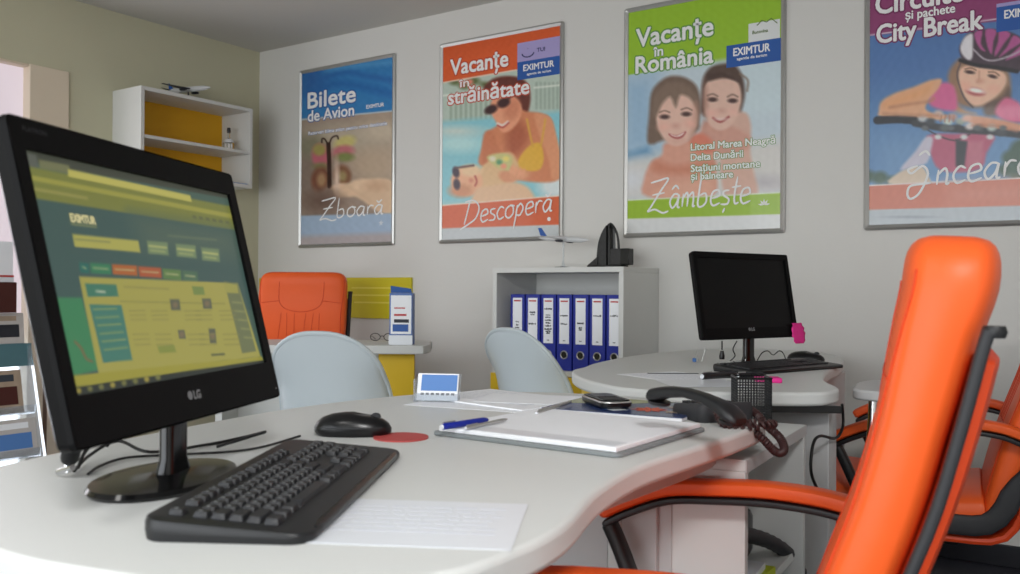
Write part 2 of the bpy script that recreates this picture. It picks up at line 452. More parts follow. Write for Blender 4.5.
def zrow(x0, y0, x1, YP, h):    # rectangle with axis-aligned sides on the wall from its top-left pixel, right x pixel and height in m
    a = on_y(x0, y0, YP); b = on_y(x1, y0-(x1-x0)*.15, YP)
    return a[0], b[0], a[2]-h, a[2]
def rect(pr, YP, x0, y0, x1, h, m, name, dy=.0004):
    a, b, c, e = zrow(x0, y0, x1, YP, h)
    return MB().add([(a, YP-dy, c), (b, YP-dy, c), (b, YP-dy, e), (a, YP-dy, e)], [(0, 1, 2, 3)]).build(name, m, pr, smooth=False)

SK = (206, 158, 134); SKD = (170, 112, 92)
# ---- poster 1: Bilete de Avion
q1 = Q(2.733, 290, 40)
def p1(c, U, V):
    c.c[:] = (150, 132, 118)
    e1 = lambda x, y, rx, ry, col, **k: c.ell(290+x/2.733, 40+y/2.733, rx/2.733, ry/2.733, col, **k)
    e1(250, 300, 70, 120, (168, 150, 132), soft=25); e1(60, 380, 60, 100, (128, 112, 100), soft=25)
    e1(150, 270, 120, 40, (170, 158, 140), soft=15); e1(230, 340, 60, 40, (176, 156, 134), soft=15)
    e1(250, 250, 50, 22, (186, 172, 152), soft=9); e1(60, 290, 40, 30, (126, 122, 100), soft=12)
    # butterfly
    e1(85, 318, 25, 34, (178, 96, 108), ang=-10, soft=4); e1(80, 300, 18, 16, (150, 140, 80), soft=4)
    e1(150, 280, 30, 17, (186, 176, 112), ang=-18, soft=4); e1(145, 305, 30, 17, (178, 106, 112), ang=-8, soft=4)
    e1(150, 320, 24, 12, (118, 128, 76), soft=4); e1(85, 345, 22, 10, (120, 116, 76), soft=4)
    e1(82, 380, 24, 34, (116, 74, 56), ang=12, soft=4); e1(86, 382, 12, 18, (156, 124, 92), soft=4)
    e1(143, 370, 24, 28, (122, 84, 62), ang=-10, soft=4); e1(143, 372, 12, 14, (150, 132, 92), soft=4)
    c.line(q1([(105, 285), (107, 330), (108, 400)]), 4.2, (52, 34, 30), soft=1.5)
    c.line(q1([(105, 290), (96, 272), (88, 270), (87, 280)]), 1.5, (52, 34, 30), smooth=4)
    c.line(q1([(106, 290), (114, 268), (128, 262), (132, 270)]), 1.5, (52, 34, 30), smooth=4)
    # child's arm and hand
    c.poly(q1([(120, 400), (160, 392), (180, 384), (225, 378), (268, 380), (282, 400), (282, 470), (240, 470), (200, 440), (165, 425), (130, 430)]), (206, 176, 146), soft=3, smooth=4)
    for x, y in ((135, 400), (150, 412), (168, 420)): e1(x, y, 20, 8, (214, 182, 152), ang=-12, soft=3)
    e1(195, 396, 26, 15, (220, 190, 160), soft=5); e1(235, 400, 30, 12, (196, 160, 130), soft=6)
    e1(128, 380, 7, 42, (208, 184, 166), soft=4); e1(90, 440, 45, 26, (104, 82, 72), soft=14)
    e1(150, 490, 90, 14, (96, 84, 84), soft=9, al=.6)
    # sky-blue header with a darker wave
    c.poly([(290, 30), (400, 30), (400, 109.8), (290, 119.8)], (46, 116, 172), soft=1)
    c.poly(q1([(30, 60), (90, 60), (90, 130), (30, 160)]), (36, 84, 150), soft=18, al=.7)
    c.line(q1([(80, 110), (120, 95), (160, 88), (210, 98), (290, 112)]), 6, (38, 96, 160), soft=4, smooth=5, al=.8)
    c.line(q1([(60, 145), (120, 120), (190, 126), (290, 150)]), 9, (30, 92, 158), soft=5, smooth=5, al=.6)
    c.line(q1([(100, 80), (160, 72), (290, 60)]), 5, (84, 146, 190), soft=5, smooth=5, al=.7)
    c.line([(296, 120.2), (400, 110.2)], 1.3, (170, 188, 200))
    # pale blue foot with a rosy blur
    c.poly([(290, 216), (400, 213), (400, 250), (290, 252)], (152, 172, 194), soft=2)
    c.poly([(290, 236), (400, 232), (400, 250), (290, 252)], (166, 158, 160), soft=5, al=.85)
    c.noise(2.5, .5, 3)
t, pr, YP, R = poster(.3603, 1.1033, 'silver framed blue poster reading Bilete de Avion with a butterfly, nearest the room corner', p1, 150, 214)
words(pr, YP, 'Bilete', (308, 108), (355.5, 102), .094, M['txtw'], M['txtblue'])
words(pr, YP, 'de Avion', (308, 121), (354, 116), .066, M['txtw'], M['txtblue'])
words(pr, YP, 'EXIMTUR', (366.5, 108.5), (384, 106.5), .021, M['txtw'], None)
words(pr, YP, 'Rezervari bilete avion pentru orice destinatie', (308.5, 135), (387, 125), .02, M['txtw'], M['txtblue'])
handwriting('Zboară', (320, 219), (384, 214), .058, .0085, YP-.0016, pr, M['txtw'])
st = MB(); ce = on_y(381, 223, YP-.0006)
for k in range(5):
    a = 2*PI*k/5+.3; st.add([ce, ce+np.array([math.cos(a-.35)*.008, 0, math.sin(a-.35)*.008]), ce+np.array([math.cos(a)*.018, 0, math.sin(a)*.018]), ce+np.array([math.cos(a+.35)*.008, 0, math.sin(a+.35)*.008])], [(0, 1, 2, 3)])
st.build('star_mark', M['txtw'], pr, smooth=False)
rebase(t, (.3603, 0, PZ0))

# ---- poster 2: Vacante in strainatate
q2 = Q(2.393, 430, 10)
def p2(c, U, V):
    c.c[:] = (150, 194, 194)
    E2 = lambda x, y, rx, ry, col, **k: c.ell(430+x/2.393, 10+y/2.393, rx/2.393, ry/2.393, col, **k)
    P2 = lambda pts, col, **k: c.poly(q2(pts), col, **k)
    # terrace and railing behind the pool, bright water below
    P2([(20, 150), (330, 110), (330, 270), (20, 285)], (176, 190, 178), soft=6)
    for i in range(9): c.line(q2([(50+i*12, 200), (50+i*12, 262)]), 1.6, (120, 142, 120), soft=2.5, al=.7)
    for i in range(7): c.line(q2([(255+i*10, 175), (255+i*10, 235)]), 1.8, (128, 146, 132), soft=2.5, al=.7)
    c.line(q2([(30, 205), (130, 196)]), 1.6, (214, 218, 208), soft=2); c.line(q2([(250, 186), (330, 178)]), 1.6, (214, 218, 208), soft=2)
    P2([(20, 268), (330, 240), (330, 440), (20, 460)], (130, 190, 200), soft=6)
    E2(70, 320, 60, 20, (176, 214, 214), soft=10); E2(60, 290, 60, 12, (190, 206, 200), soft=8); E2(300, 420, 40, 30, (206, 216, 216), soft=10)
    # leaves on top left
    for x, y, r in ((60, 172, 13), (82, 182, 12), (105, 170, 14), (130, 178, 10)): E2(x, y, r, r*.6, (92, 104, 62), soft=4); 
    E2(95, 172, 8, 6, (216, 130, 110), soft=3)
    # woman: hair, body, arms
    P2([(128, 190), (150, 165), (190, 158), (226, 168), (240, 200), (236, 240), (222, 262), (205, 230), (170, 200)], (98, 44, 34), soft=3, smooth=4)
    P2([(205, 232), (228, 242), (262, 246), (288, 258), (300, 300), (312, 352), (316, 392), (298, 410), (250, 412), (205, 404), (190, 380), (120, 372), (124, 330), (140, 292), (170, 270)], (204, 128, 90), soft=3, smooth=4)
    P2([(250, 250), (288, 258), (302, 300), (314, 360), (312, 395), (292, 405), (284, 360), (262, 300)], (214, 146, 108), soft=3, smooth=4)
    P2([(128, 300), (150, 290), (164, 330), (190, 372), (170, 384), (128, 376)], (196, 118, 82), soft=3, smooth=4)
    P2([(180, 290), (215, 262), (240, 300), (215, 345), (185, 345)], (170, 92, 64), soft=7, al=.7, smooth=4)
    P2([(232, 330), (262, 318), (272, 352), (262, 382), (226, 384), (208, 368)], (218, 170, 62), soft=2.5, smooth=4)
    c.line(q2([(232, 262), (240, 300), (246, 326)]), 2, (212, 162, 70), soft=2, smooth=4)
    c.line(q2([(276, 262), (270, 300), (266, 322)]), 2, (212, 162, 70), soft=2, smooth=4)
    # face looking down to the left, with sunglasses and smile
    P2([(150, 214), (188, 200), (218, 226), (214, 262), (192, 288), (172, 292), (160, 272), (146, 244)], (222, 152, 118), soft=2.5, smooth=4)
    E2(196, 238, 18, 26, (204, 130, 98), ang=20, soft=6)
    E2(146, 238, 16, 10, (56, 30, 32), ang=-24, soft=2.5); E2(176, 222, 16, 11, (58, 30, 32), ang=-24, soft=2.5)
    c.line(q2([(186, 212), (214, 196), (222, 204)]), 2, (70, 34, 34), soft=2)
    c.line(q2([(162, 272), (174, 276), (186, 268)]), 2.4, (236, 214, 204), soft=2, smooth=4); c.line(q2([(162, 276), (174, 281), (188, 270)]), 1.3, (168, 60, 56), soft=2, smooth=4)
    # baby held in the arms
    P2([(120, 380), (160, 350), (190, 340), (206, 356), (214, 390), (190, 420), (140, 440), (110, 430)], (214, 176, 130), soft=3, smooth=4)
    P2([(136, 352), (170, 342), (196, 352), (190, 384), (160, 376)], (198, 192, 130), soft=3, smooth=4)
    for x, y, cc in ((150, 356, (222, 214, 190)), (166, 364, (96, 150, 110)), (182, 356, (226, 210, 120)), (176, 374, (226, 150, 120))): E2(x, y, 7, 6, cc, soft=2.5)
    E2(88, 410, 38, 36, (222, 168, 130), soft=3); E2(74, 432, 28, 16, (200, 140, 104), soft=5); E2(98, 384, 26, 14, (224, 190, 150), soft=4)
    E2(62, 388, 8, 13, (56, 42, 58), ang=-14, soft=2); E2(64, 417, 8, 13, (56, 42, 58), ang=-8, soft=2); c.line(q2([(62, 378), (104, 372)]), 1.8, (90, 60, 60), soft=2)
    E2(98, 408, 5, 5, (206, 130, 104), soft=3); c.line(q2([(108, 398), (112, 410), (108, 420)]), 1.6, (170, 70, 60), soft=2, smooth=4)
    E2(186, 400, 22, 14, (210, 142, 104), ang=20, soft=3); E2(215, 396, 24, 11, (214, 148, 108), ang=-8, soft=3)
    for k in range(4): E2(196+k*9, 382+k*3, 5, 11, (224, 158, 120), ang=16, soft=2)
    P2([(110, 430), (150, 420), (205, 412), (240, 430), (240, 462), (110, 470)], (216, 178, 142), soft=4, smooth=4)
    # orange header, foot band
    c.poly([(436, 8), (580, 8), (580, 58.5), (436, 83.5)], (208, 88, 42), soft=1)
    c.poly([(436, 8), (580, 8), (580, 26), (436, 60)], (192, 78, 36), soft=14, al=.5)
    c.line([(440, 83.2), (516, 70)], 1.2, (226, 200, 180))
    c.poly([(436, 206), (580, 194), (580, 250), (436, 252)], (200, 88, 44), soft=1)
    c.line([(440, 205.6), (580, 194)], 1.3, (226, 206, 190))
    c.poly([(436, 228.5), (580, 224), (580, 252), (436, 252)], (182, 188, 190), soft=1.2)
    c.noise(2., .5, 4)
t, pr, YP, R = poster(1.4120, 2.1602, 'silver framed orange poster reading Vacante in strainatate with a woman holding a baby', p2, 165, 232)
words(pr, YP, 'Vacanțe', (450.5, 75), (508, 66), .082, M['txtw'], M['txtorange'])
words(pr, YP, 'în', (459, 87.5), (469, 86), .042, M['txtw'], M['txtorange'])
words(pr, YP, 'străinătate', (448.5, 105), (529, 93), .074, M['txtw'], M['txtorange'])
rect(pr, YP, 517.5, 43.5, 560.5, .094, M['logolav'], 'sponsor_box')
rect(pr, YP, 517.5, 62.5, 560.5, .088, M['logoblue'], 'logo_box', .0007)
words(pr, YP-.0008, 'EXIMTUR', (523.5, 71), (554, 66.5), .031, M['txtw'], None)
words(pr, YP-.0008, 'agentie de turism', (527, 75), (551, 72), .012, M['txtw'], None)
a = on_y(528, 52, YP-.0010); sm = MB()
arc = [(a[0]+.034*math.cos(w), a[1], a[2]-.004+.020*math.sin(w)) for w in np.linspace(PI*1.02, PI*1.98, 14)]
sm.tube(arc, .0032, 6); sm.lathe([(0, 0), (.004, .001), (0, .002)], 8, (a[0], a[1], a[2]+.016))
sm.build('smile_mark', M['logograph'], pr)
words(pr, YP-.0008, 'TUI', (537, 52), (545, 50.5), .019, M['logograph'], None)
handwriting('Descoperă', (463, 225), (553, 211), .064, .0085, YP-.0016, pr, M['txtw'])
ce = on_y(549, 219, YP-.0006)
MB().add([ce+np.array([.011*math.cos(k*PI/3), 0, .011*math.sin(k*PI/3)]) for k in range(6)], [(0, 1, 2, 3, 4, 5)]).build('shell_mark', M['txtw'], pr, smooth=False)
rebase(t, (1.412, 0, PZ0))

# ---- poster 3: Vacante in Romania
q3 = Q(3.588, 620, 60)
def p3(c, U, V):
    c.c[:] = (186, 200, 208)
    E3 = lambda x, y, rx, ry, col, **k: c.ell(620+x/3.588, 60+y/3.588, rx/3.588, ry/3.588, col, **k)
    P3 = lambda pts, col, **k: c.poly(q3(pts), col, **k)
    P3([(0, 60), (130, 40), (150, 330), (0, 350)], (146, 176, 200), soft=30); P3([(440, 0), (600, 0), (600, 180), (440, 200)], (190, 206, 212), soft=14)
    P3([(0, 338), (100, 308), (120, 340), (0, 362)], (98, 144, 180), soft=7, al=.85)
    P3([(0, 365), (600, 280), (600, 480), (0, 505)], (200, 198, 194), soft=16)
    E3(520, 440, 60, 22, (176, 172, 176), soft=12); E3(40, 430, 60, 40, (206, 208, 212), soft=16)
    # girl on the right: hair, face, shoulders
    P3([(300, 60), (330, 22), (370, 8), (412, 18), (440, 60), (448, 120), (436, 180), (420, 210), (300, 200), (292, 130)], (84, 66, 58), soft=4, smooth=4)
    c.line(q3([(430, 50), (458, 72), (456, 110)]), 1.5, (120, 100, 84), soft=3, smooth=4)
    P3([(400, 200), (452, 190), (470, 240), (466, 320), (480, 400), (490, 490), (380, 490), (360, 300)], (202, 164, 148), soft=4, smooth=4)
    P3([(300, 220), (400, 236), (470, 280), (440, 330), (300, 330)], (196, 146, 130), soft=5, smooth=4)
    P3([(304, 92), (330, 74), (380, 66), (424, 82), (436, 140), (420, 200), (392, 240), (356, 252), (324, 234), (304, 188)], (212, 176, 160), soft=3, smooth=4)
    P3([(300, 96), (316, 70), (366, 56), (424, 78), (410, 62), (360, 44), (316, 50)], (74, 56, 50), soft=3)
    E3(332, 142, 17, 8, (70, 48, 46), soft=2); E3(404, 146, 17, 8, (70, 48, 46), soft=2); E3(304, 150, 12, 60, (150, 108, 94), soft=5, al=.6)
    c.line(q3([(314, 128), (332, 122), (350, 130)]), 1.2, (110, 86, 76), soft=2, smooth=4); c.line(q3([(386, 132), (404, 124), (422, 132)]), 1.2, (110, 86, 76), soft=2, smooth=4)
    E3(364, 182, 13, 8, (198, 150, 136), soft=5); c.line(q3([(334, 208), (360, 222), (390, 204)]), 2.4, (158, 76, 74), soft=1.6, smooth=4); E3(362, 212, 16, 3.5, (222, 196, 190), soft=3)
    E3(330, 190, 14, 10, (222, 170, 156), soft=8); E3(406, 186, 14, 10, (220, 172, 158), soft=8)
    # girl on the left: bob, face, dress
    P3([(98, 290), (104, 200), (112, 120), (140, 80), (180, 58), (230, 62), (272, 90), (288, 140), (286, 210), (270, 260), (150, 290), (120, 302)], (112, 92, 80), soft=4, smooth=4)
    P3([(160, 300), (230, 290), (280, 280), (330, 300), (340, 380), (330, 490), (100, 490), (86, 430), (110, 370), (150, 340)], (206, 150, 130), soft=4, smooth=4)
    P3([(250, 280), (290, 262), (330, 290), (336, 330), (270, 330)], (206, 122, 100), soft=5, smooth=4)
    P3([(128, 360), (200, 380), (330, 360), (332, 400), (200, 410), (120, 400)], (196, 128, 104), soft=8, smooth=4)
    P3([(128, 180), (150, 140), (180, 110), (230, 112), (264, 140), (278, 190), (270, 250), (244, 290), (206, 308), (170, 296), (138, 250)], (216, 178, 162), soft=3, smooth=4)
    P3([(118, 200), (122, 130), (170, 84), (230, 84), (276, 130), (286, 190), (262, 150), (240, 130), (214, 128), (200, 170), (180, 132), (150, 160), (132, 200)], (124, 104, 90), soft=4, smooth=3)
    E3(160, 204, 17, 8, (74, 52, 50), soft=2); E3(238, 194, 17, 8, (74, 52, 50), soft=2); c.line(q3([(142, 188), (160, 182), (178, 188)]), 1.2, (120, 92, 80), soft=1.6, smooth=4); c.line(q3([(220, 178), (240, 172), (258, 180)]), 1.2, (120, 92, 80), soft=1.6, smooth=4)
    E3(200, 236, 13, 8, (202, 150, 136), soft=5); P3([(174, 264), (204, 270), (236, 256), (228, 274), (208, 284), (186, 278)], (164, 74, 74), soft=1.6, smooth=4); P3([(182, 267), (204, 272), (230, 260), (222, 270), (206, 276), (190, 273)], (238, 226, 218), soft=1.5, smooth=4); E3(206, 292, 30, 8, (200, 150, 134), soft=6, al=.5); P3([(270, 150), (282, 180), (272, 250), (248, 286), (262, 230)], (176, 130, 114), soft=6, al=.7, smooth=3)
    E3(158, 240, 16, 11, (222, 170, 154), soft=8); E3(250, 228, 15, 11, (222, 168, 152), soft=8)
    P3([(120, 470), (200, 440), (330, 430), (330, 500), (120, 500)], (212, 160, 138), soft=6)
    # green header with curved leaf shape and foot band
    c.poly([(620, -20), (800, -20), (800, 50), (700, 65), (620, 76)], (142, 182, 46), soft=1)
    c.poly([(650, 72), (700, 62), (800, 46), (800, 52), (700, 68)], (176, 196, 190), soft=3, al=.6)
    c.poly([(620, 10), (665, 0), (700, -20), (620, -20)], (160, 196, 66), soft=12, al=.6)
    c.poly([(620, 201), (800, 192), (800, 250), (620, 250)], (142, 176, 40), soft=1)
    c.line([(620, 200.6), (800, 191.6)], 1.2, (206, 216, 190))
    c.poly([(620, 219), (800, 213.5), (800, 250), (620, 250)], (206, 208, 208), soft=1.2)
    c.noise(1.8, .5, 5)
t, pr, YP, R = poster(2.4814, 3.2159, 'silver framed green poster reading Vacante in Romania with two smiling children', p3, 176, 246)
words(pr, YP, 'Vacanțe', (636.5, 46), (713, 36), .083, M['txtw'], M['txtgreen'])
words(pr, YP, 'în', (653.5, 57), (663, 55), .045, M['txtw'], M['txtgreen'])
words(pr, YP, 'România', (636, 72), (713, 64), .077, M['txtw'], M['txtgreen'])
rect(pr, YP, 748.5, 24, 780, .092, M['logowhite'], 'sponsor_box')
words(pr, YP-.0008, 'Bucovina', (752.5, 34), (768, 32), .014, M['greenf'], None)
a = on_y(757, 25.5, YP-.0010); hill = MB()
hill.tube([(a[0], a[1], a[2]), (a[0]+.02, a[1], a[2]+.018), (a[0]+.04, a[1], a[2]+.008), (a[0]+.06, a[1], a[2]+.02), (a[0]+.085, a[1], a[2]-.004)], .0022, 6); hill.build('hill_mark', M['greenf'], pr)
rect(pr, YP, 726.5, 46, 784, .094, M['logoblue'], 'logo_box', .0007)
words(pr, YP-.0008, 'EXIMTUR', (733.5, 55.5), (770, 51.5), .034, M['txtw'], None)
words(pr, YP-.0008, 'agentie de turism', (737, 60), (767, 56.5), .012, M['txtw'], None)
for s_, x0_, y0_, x1_ in (('Litoral Marea Neagră', 691, 149.5, 775), ('Delta Dunării', 691, 160.5, 743), ('Stațiuni montane', 691, 171.5, 760), ('și balneare', 691, 180, 733)):
    words(pr, YP, s_, (x0_, y0_), (x1_, y0_-(x1_-x0_)*.06), .031, M['txtw'], M['txtgreen'])
handwriting('Zâmbește', (648, 210), (751, 203), .068, .0085, YP-.0016, pr, M['txtw'])
ce = on_y(764, 205, YP-.0006); lf = MB()
for a_ in (.2, .9, 1.57, 2.25, 2.95):
    lf.add([ce, ce+np.array([math.cos(a_-.3)*.014, 0, math.sin(a_-.3)*.014]), ce+np.array([math.cos(a_)*.026, 0, math.sin(a_)*.026]), ce+np.array([math.cos(a_+.3)*.014, 0, math.sin(a_+.3)*.014])], [(0, 1, 2, 3)])
lf.build('leaf_mark', M['txtw'], pr, smooth=False)
rebase(t, (2.4814, 0, PZ0))

# ---- poster 4: City Break
q4 = Q(6.375, 860, 40); q4b = Q(5.219, 860, 130); q4c = Q(2.393, 860, 0)
def p4(c, U, V):
    c.c[:] = (84, 124, 172)
    c.poly([(860, 0), (1150, -30), (1150, 60), (860, 90)], (78, 114, 166), soft=30)
    c.poly([(860, 120), (1150, 110), (1150, 200), (860, 200)], (104, 142, 182), soft=40, al=.8)
    for x, y, r in ((868, 176, 7), (880, 178, 8), (892, 181, 6), (1012, 158, 10), (1024, 150, 14), (1040, 160, 16), (1006, 170, 8), (1020, 172, 12)):
        c.ell(x, y, r, r*.8, (72, 96, 84), soft=5)
    P = lambda pts, col, **k: c.poly(q4(pts), col, **k)
    E = lambda x, y, rx, ry, col, **k: c.ell(860+x/6.375, 40+y/6.375, rx/6.375, ry/6.375, col, **k)
    # torso in pink and knee
    c.poly(q4b([(350, 30), (500, 20), (700, 20), (660, 120), (640, 190), (560, 220), (420, 210), (370, 130)]), (176, 90, 116), soft=3, smooth=3)
    c.poly(q4b([(150, 280), (190, 230), (250, 200), (320, 190), (350, 230), (360, 290)]), (202, 184, 164), soft=2.5, smooth=3)
    c.poly(q4b([(210, 205), (290, 110), (340, 40), (380, 40), (372, 100), (350, 170), (290, 190)]), (190, 186, 200), soft=3, smooth=3)
    c.poly(q4b([(560, 60), (640, 60), (640, 170), (560, 200)]), (184, 110, 128), soft=5)
    c.poly(q4b([(500, 50), (560, 60), (545, 190), (500, 190)]), (52, 56, 64), soft=2.5)
    # hair
    P([(560, 230), (620, 130), (700, 110), (900, 150), (950, 210), (960, 320), (920, 380), (840, 420), (700, 430), (600, 380)], (150, 116, 92), soft=5, smooth=4)
    P([(590, 300), (620, 400), (680, 450), (740, 470), (640, 470), (570, 420), (560, 330)], (176, 136, 106), soft=5, smooth=4)
    P([(800, 400), (900, 360), (950, 300), (960, 400), (900, 470), (800, 480)], (96, 76, 66), soft=5, smooth=4)
    # pink shirt shoulders
    P([(470, 300), (540, 270), (600, 300), (620, 400), (600, 450), (500, 440), (440, 400)], (206, 100, 146), soft=4, smooth=4)
    P([(860, 460), (920, 370), (1000, 390), (1040, 440), (1080, 520), (940, 520)], (206, 104, 140), soft=4, smooth=4)
    # arms
    P([(120, 450), (140, 390), (220, 340), (340, 300), (450, 256), (520, 250), (500, 310), (440, 380), (420, 440), (480, 470), (560, 480), (520, 510), (380, 500), (140, 490)], (214, 164, 128), soft=3, smooth=4)
    P([(140, 400), (230, 350), (380, 300), (460, 270), (440, 340), (330, 400), (180, 440)], (222, 148, 88), soft=9, al=.35, smooth=4)
    P([(700, 480), (860, 500), (1040, 540), (1120, 560), (1120, 620), (980, 600), (760, 560), (690, 520)], (206, 150, 122), soft=3, smooth=4)
    # face
    P([(626, 220), (660, 170), (740, 160), (860, 180), (926, 220), (930, 280), (880, 350), (810, 400), (740, 420), (690, 392), (650, 330)], (224, 182, 158), soft=3, smooth=4)
    E(700, 205, 30, 11, (66, 46, 44), ang=8, soft=1.6); E(845, 232, 28, 11, (66, 46, 44), ang=14, soft=1.6); c.line(q4([(760, 200), (758, 250), (748, 268)]), 1.5, (196, 146, 122), soft=2, smooth=4)
    c.line(q4([(670, 186), (706, 178), (740, 192)]), 1.2, (120, 88, 70), soft=1.6, smooth=4); c.line(q4([(820, 204), (860, 206), (886, 226)]), 1.2, (120, 88, 70), soft=1.6, smooth=4)
    E(765, 262, 22, 14, (206, 150, 128), soft=4); E(736, 330, 60, 26, (176, 92, 92), ang=10, soft=2.5); E(740, 322, 52, 15, (240, 226, 218), ang=10, soft=2)
    E(670, 290, 26, 22, (230, 170, 148), soft=7); E(850, 310, 30, 22, (226, 170, 148), soft=7)
    # helmet: black rim, pink and white shells
    P([(632, 60), (650, 10), (700, -50), (800, -70), (920, -60), (1020, -20), (1080, 60), (1080, 170), (1000, 205), (940, 190), (860, 176), (740, 160), (660, 130)], (70, 56, 66), soft=2.5, smooth=4)
    P([(640, 40), (670, -20), (716, -40), (720, 30), (716, 110), (690, 128), (650, 90)], (214, 210, 214), soft=2.5, smooth=4)
    for p in ([(730, -46), (780, -60), (770, 20), (800, 70), (770, 60), (740, 10)], [(800, -64), (870, -60), (850, 10), (840, 90), (812, 40)], [(890, -60), (960, -40), (920, 20), (866, 100), (858, 80), (880, 10)], [(980, -30), (1030, 10), (960, 60), (890, 110), (900, 90), (940, 40)], [(1040, 30), (1070, 80), (1010, 100), (930, 130), (960, 96)]):
        P(p, (170, 84, 138), soft=2, smooth=3)
    c.line(q4([(724, 60), (790, 120), (860, 130), (960, 100), (1020, 70)]), 1.6, (180, 172, 180), soft=1.6, smooth=4)
    c.line(q4([(640, 130), (740, 160), (860, 176), (1000, 200)]), 4, (40, 38, 42), soft=2, smooth=4)
    c.line(q4([(640, 150), (620, 230), (660, 360), (720, 430)]), 1.5, (80, 70, 74), soft=1.5, smooth=4)
    # handlebar and gloves
    c.line(q4([(110, 512), (240, 505), (350, 512)]), 8, (40, 42, 50), soft=1.5)
    c.line(q4([(350, 530), (520, 560), (640, 570), (900, 590), (1150, 620)]), 7, (54, 56, 62), soft=2, smooth=4)
    for x, y, cc in ((400, 500, (190, 190, 190)), (450, 520, (70, 74, 80)), (500, 470, (200, 180, 170)), (560, 520, (196, 206, 196)), (590, 490, (176, 140, 130)), (640, 520, (150, 160, 150)), (680, 500, (212, 170, 150)), (700, 550, (210, 200, 196)), (760, 560, (80, 84, 88)), (540, 560, (90, 96, 98)), (620, 560, (60, 62, 66)), (840, 560, (180, 190, 186)), (900, 590, (70, 74, 80))):
        E(x, y, 30, 22, cc, soft=3)
    c.line(q4([(190, 430), (320, 408), (440, 392), (470, 372)]), 2.2, (184, 126, 98), soft=4, smooth=4); c.line(q4([(150, 470), (300, 478), (500, 482)]), 2.4, (186, 134, 106), soft=4, smooth=4)
    c.line(q4([(720, 545), (860, 548), (1000, 580)]), 2., (182, 126, 102), soft=4, smooth=4); c.line(q4([(380, 540), (480, 600), (600, 640), (700, 600)]), 1.2, (50, 52, 58), soft=1.5, smooth=4)
    for k in range(4): c.line(q4([(520+k*26, 480), (512+k*28, 520)]), 1.2, (170, 120, 100), soft=1.6)
    for k in range(7): c.ell(925+k*13, 128+(k % 2)*9, 3.5, 2.5, (200, 204, 204) if k % 2 else (96, 100, 104), soft=2)
    # magenta header, orange foot band, grey strip
    c.poly([(860, -60), (1150, -80), (1150, 10), (990, 22), (860, 37)], (134, 58, 104), soft=1.2)
    c.line([(866, 35.5), (1000, 18.5)], 1.2, (206, 186, 200))
    c.poly([(860, 186.5), (1150, 172), (1150, 250), (860, 250)], (190, 104, 78), soft=1)
    c.poly([(945, 182), (1150, 172), (1150, 205), (945, 208)], (196, 124, 104), soft=14, al=.5)
    c.line([(860, 186), (1150, 171.6)], 1.3, (214, 200, 196))
    c.poly([(860, 210), (1150, 202), (1150, 250), (860, 250)], (168, 176, 182), soft=1.2)
    c.ell(910, 217, 22, 1.2, (140, 148, 158), soft=2)
    c.noise(2., .4, 6)
t, pr, YP, R = poster(3.5220, 4.2570, 'silver framed magenta and blue poster reading City Break with a helmeted cyclist', p4, 176, 248)
words(pr, YP, 'Circuite', (876, 13), (963, 2), .08, M['txtw'], M['txtpurple'])
words(pr, YP, 'și pachete', (905.5, 20), (955, 12), .034, M['txtw'], M['txtpurple'])
words(pr, YP, 'City Break', (877, 42), (982.5, 30), .073, M['txtw'], M['txtpurple'])
rect(pr, YP, 996.5, 4, 1050, .075, M['logolav'], 'sponsor_box')
rect(pr, YP, 996.5, 7.5, 1050, .09, M['logoblue'], 'logo_box', .0006)
words(pr, YP-.0008, 'EXIMTUR', (1004.5, 18), (1042, 14), .031, M['txtw'], None)
handwriting('Incearcă', (910, 190), (1046, 176), .06, .0075, YP-.0016, pr, M['txtw']) if False else None
G['Î'] = G['I']
handwriting('Încearcă', (908, 189), (1052, 172), .064, .0085, YP-.0016, pr, M['txtw'])
rebase(t, (3.522, 0, PZ0))
# ------------------------------------------------------------------ near desk
def outline_px(pts, z): return [tuple(on_z(x, y, z)[:2]) for x, y in pts]
DZT = .75
near = [(3.17, -3.09), (3.09, -2.80), (3.04, -2.49), (3.06, -2.24), (3.13, -2.07), (3.28, -1.965), (3.45, -1.92), (3.62, -1.93), (3.75, -1.99), (3.83, -2.10), (3.845, -2.26), (3.84, -2.43), (3.835, -2.61), (3.86, -2.77), (3.905, -2.92), (3.915, -3.02), (3.90, -3.12), (3.82, -3.215), (3.69, -3.262), (3.55, -3.283), (3.38, -3.255), (3.25, -3.18)]
nd = [(p.x, p.y) for p in cr([(a, b, 0) for a, b in near], 6, True)]
t = thing('office_desk', 'white kidney-shaped desk in front holding the large monitor, keyboard and mouse', 'desk', group=None)
MB().prism(nd, DZT-.032, DZT).build('desktop', M['white'], t, bevel=.007, bseg=3)
lg = MB(); lg.box(3.604, 3.672, -2.212, -2.196, .0, DZT-.032); lg.build('leg_panel', M['greyp'], t, bevel=.002)
MB().box(3.576, 3.6035, -2.214, -2.193, 0, DZT-.032).build('leg_post', M['white'], t, bevel=.004)
MB().box(3.49, 3.5755, -2.212, -2.196, 0, DZT-.032).build('leg_panel', M['greyp'], t, bevel=.002)
ap = MB(); ap.prism([(p[0]*.84+3.46*.16, p[1]*.84-2.6*.16) for p in nd][::2], DZT-.07, DZT-.0325); ap.build('under_frame', M['greyp'], t)
MB().lathe([(.0, 0), (.2, 0), (.2, .012), (.04, .03), (.035, .66), (.06, DZT-.071), (0, DZT-.071)], 28, (3.42, -2.75, 0)).build('pedestal', M['greyp'], t)
rebase(t, (3.46, -2.6, 0))

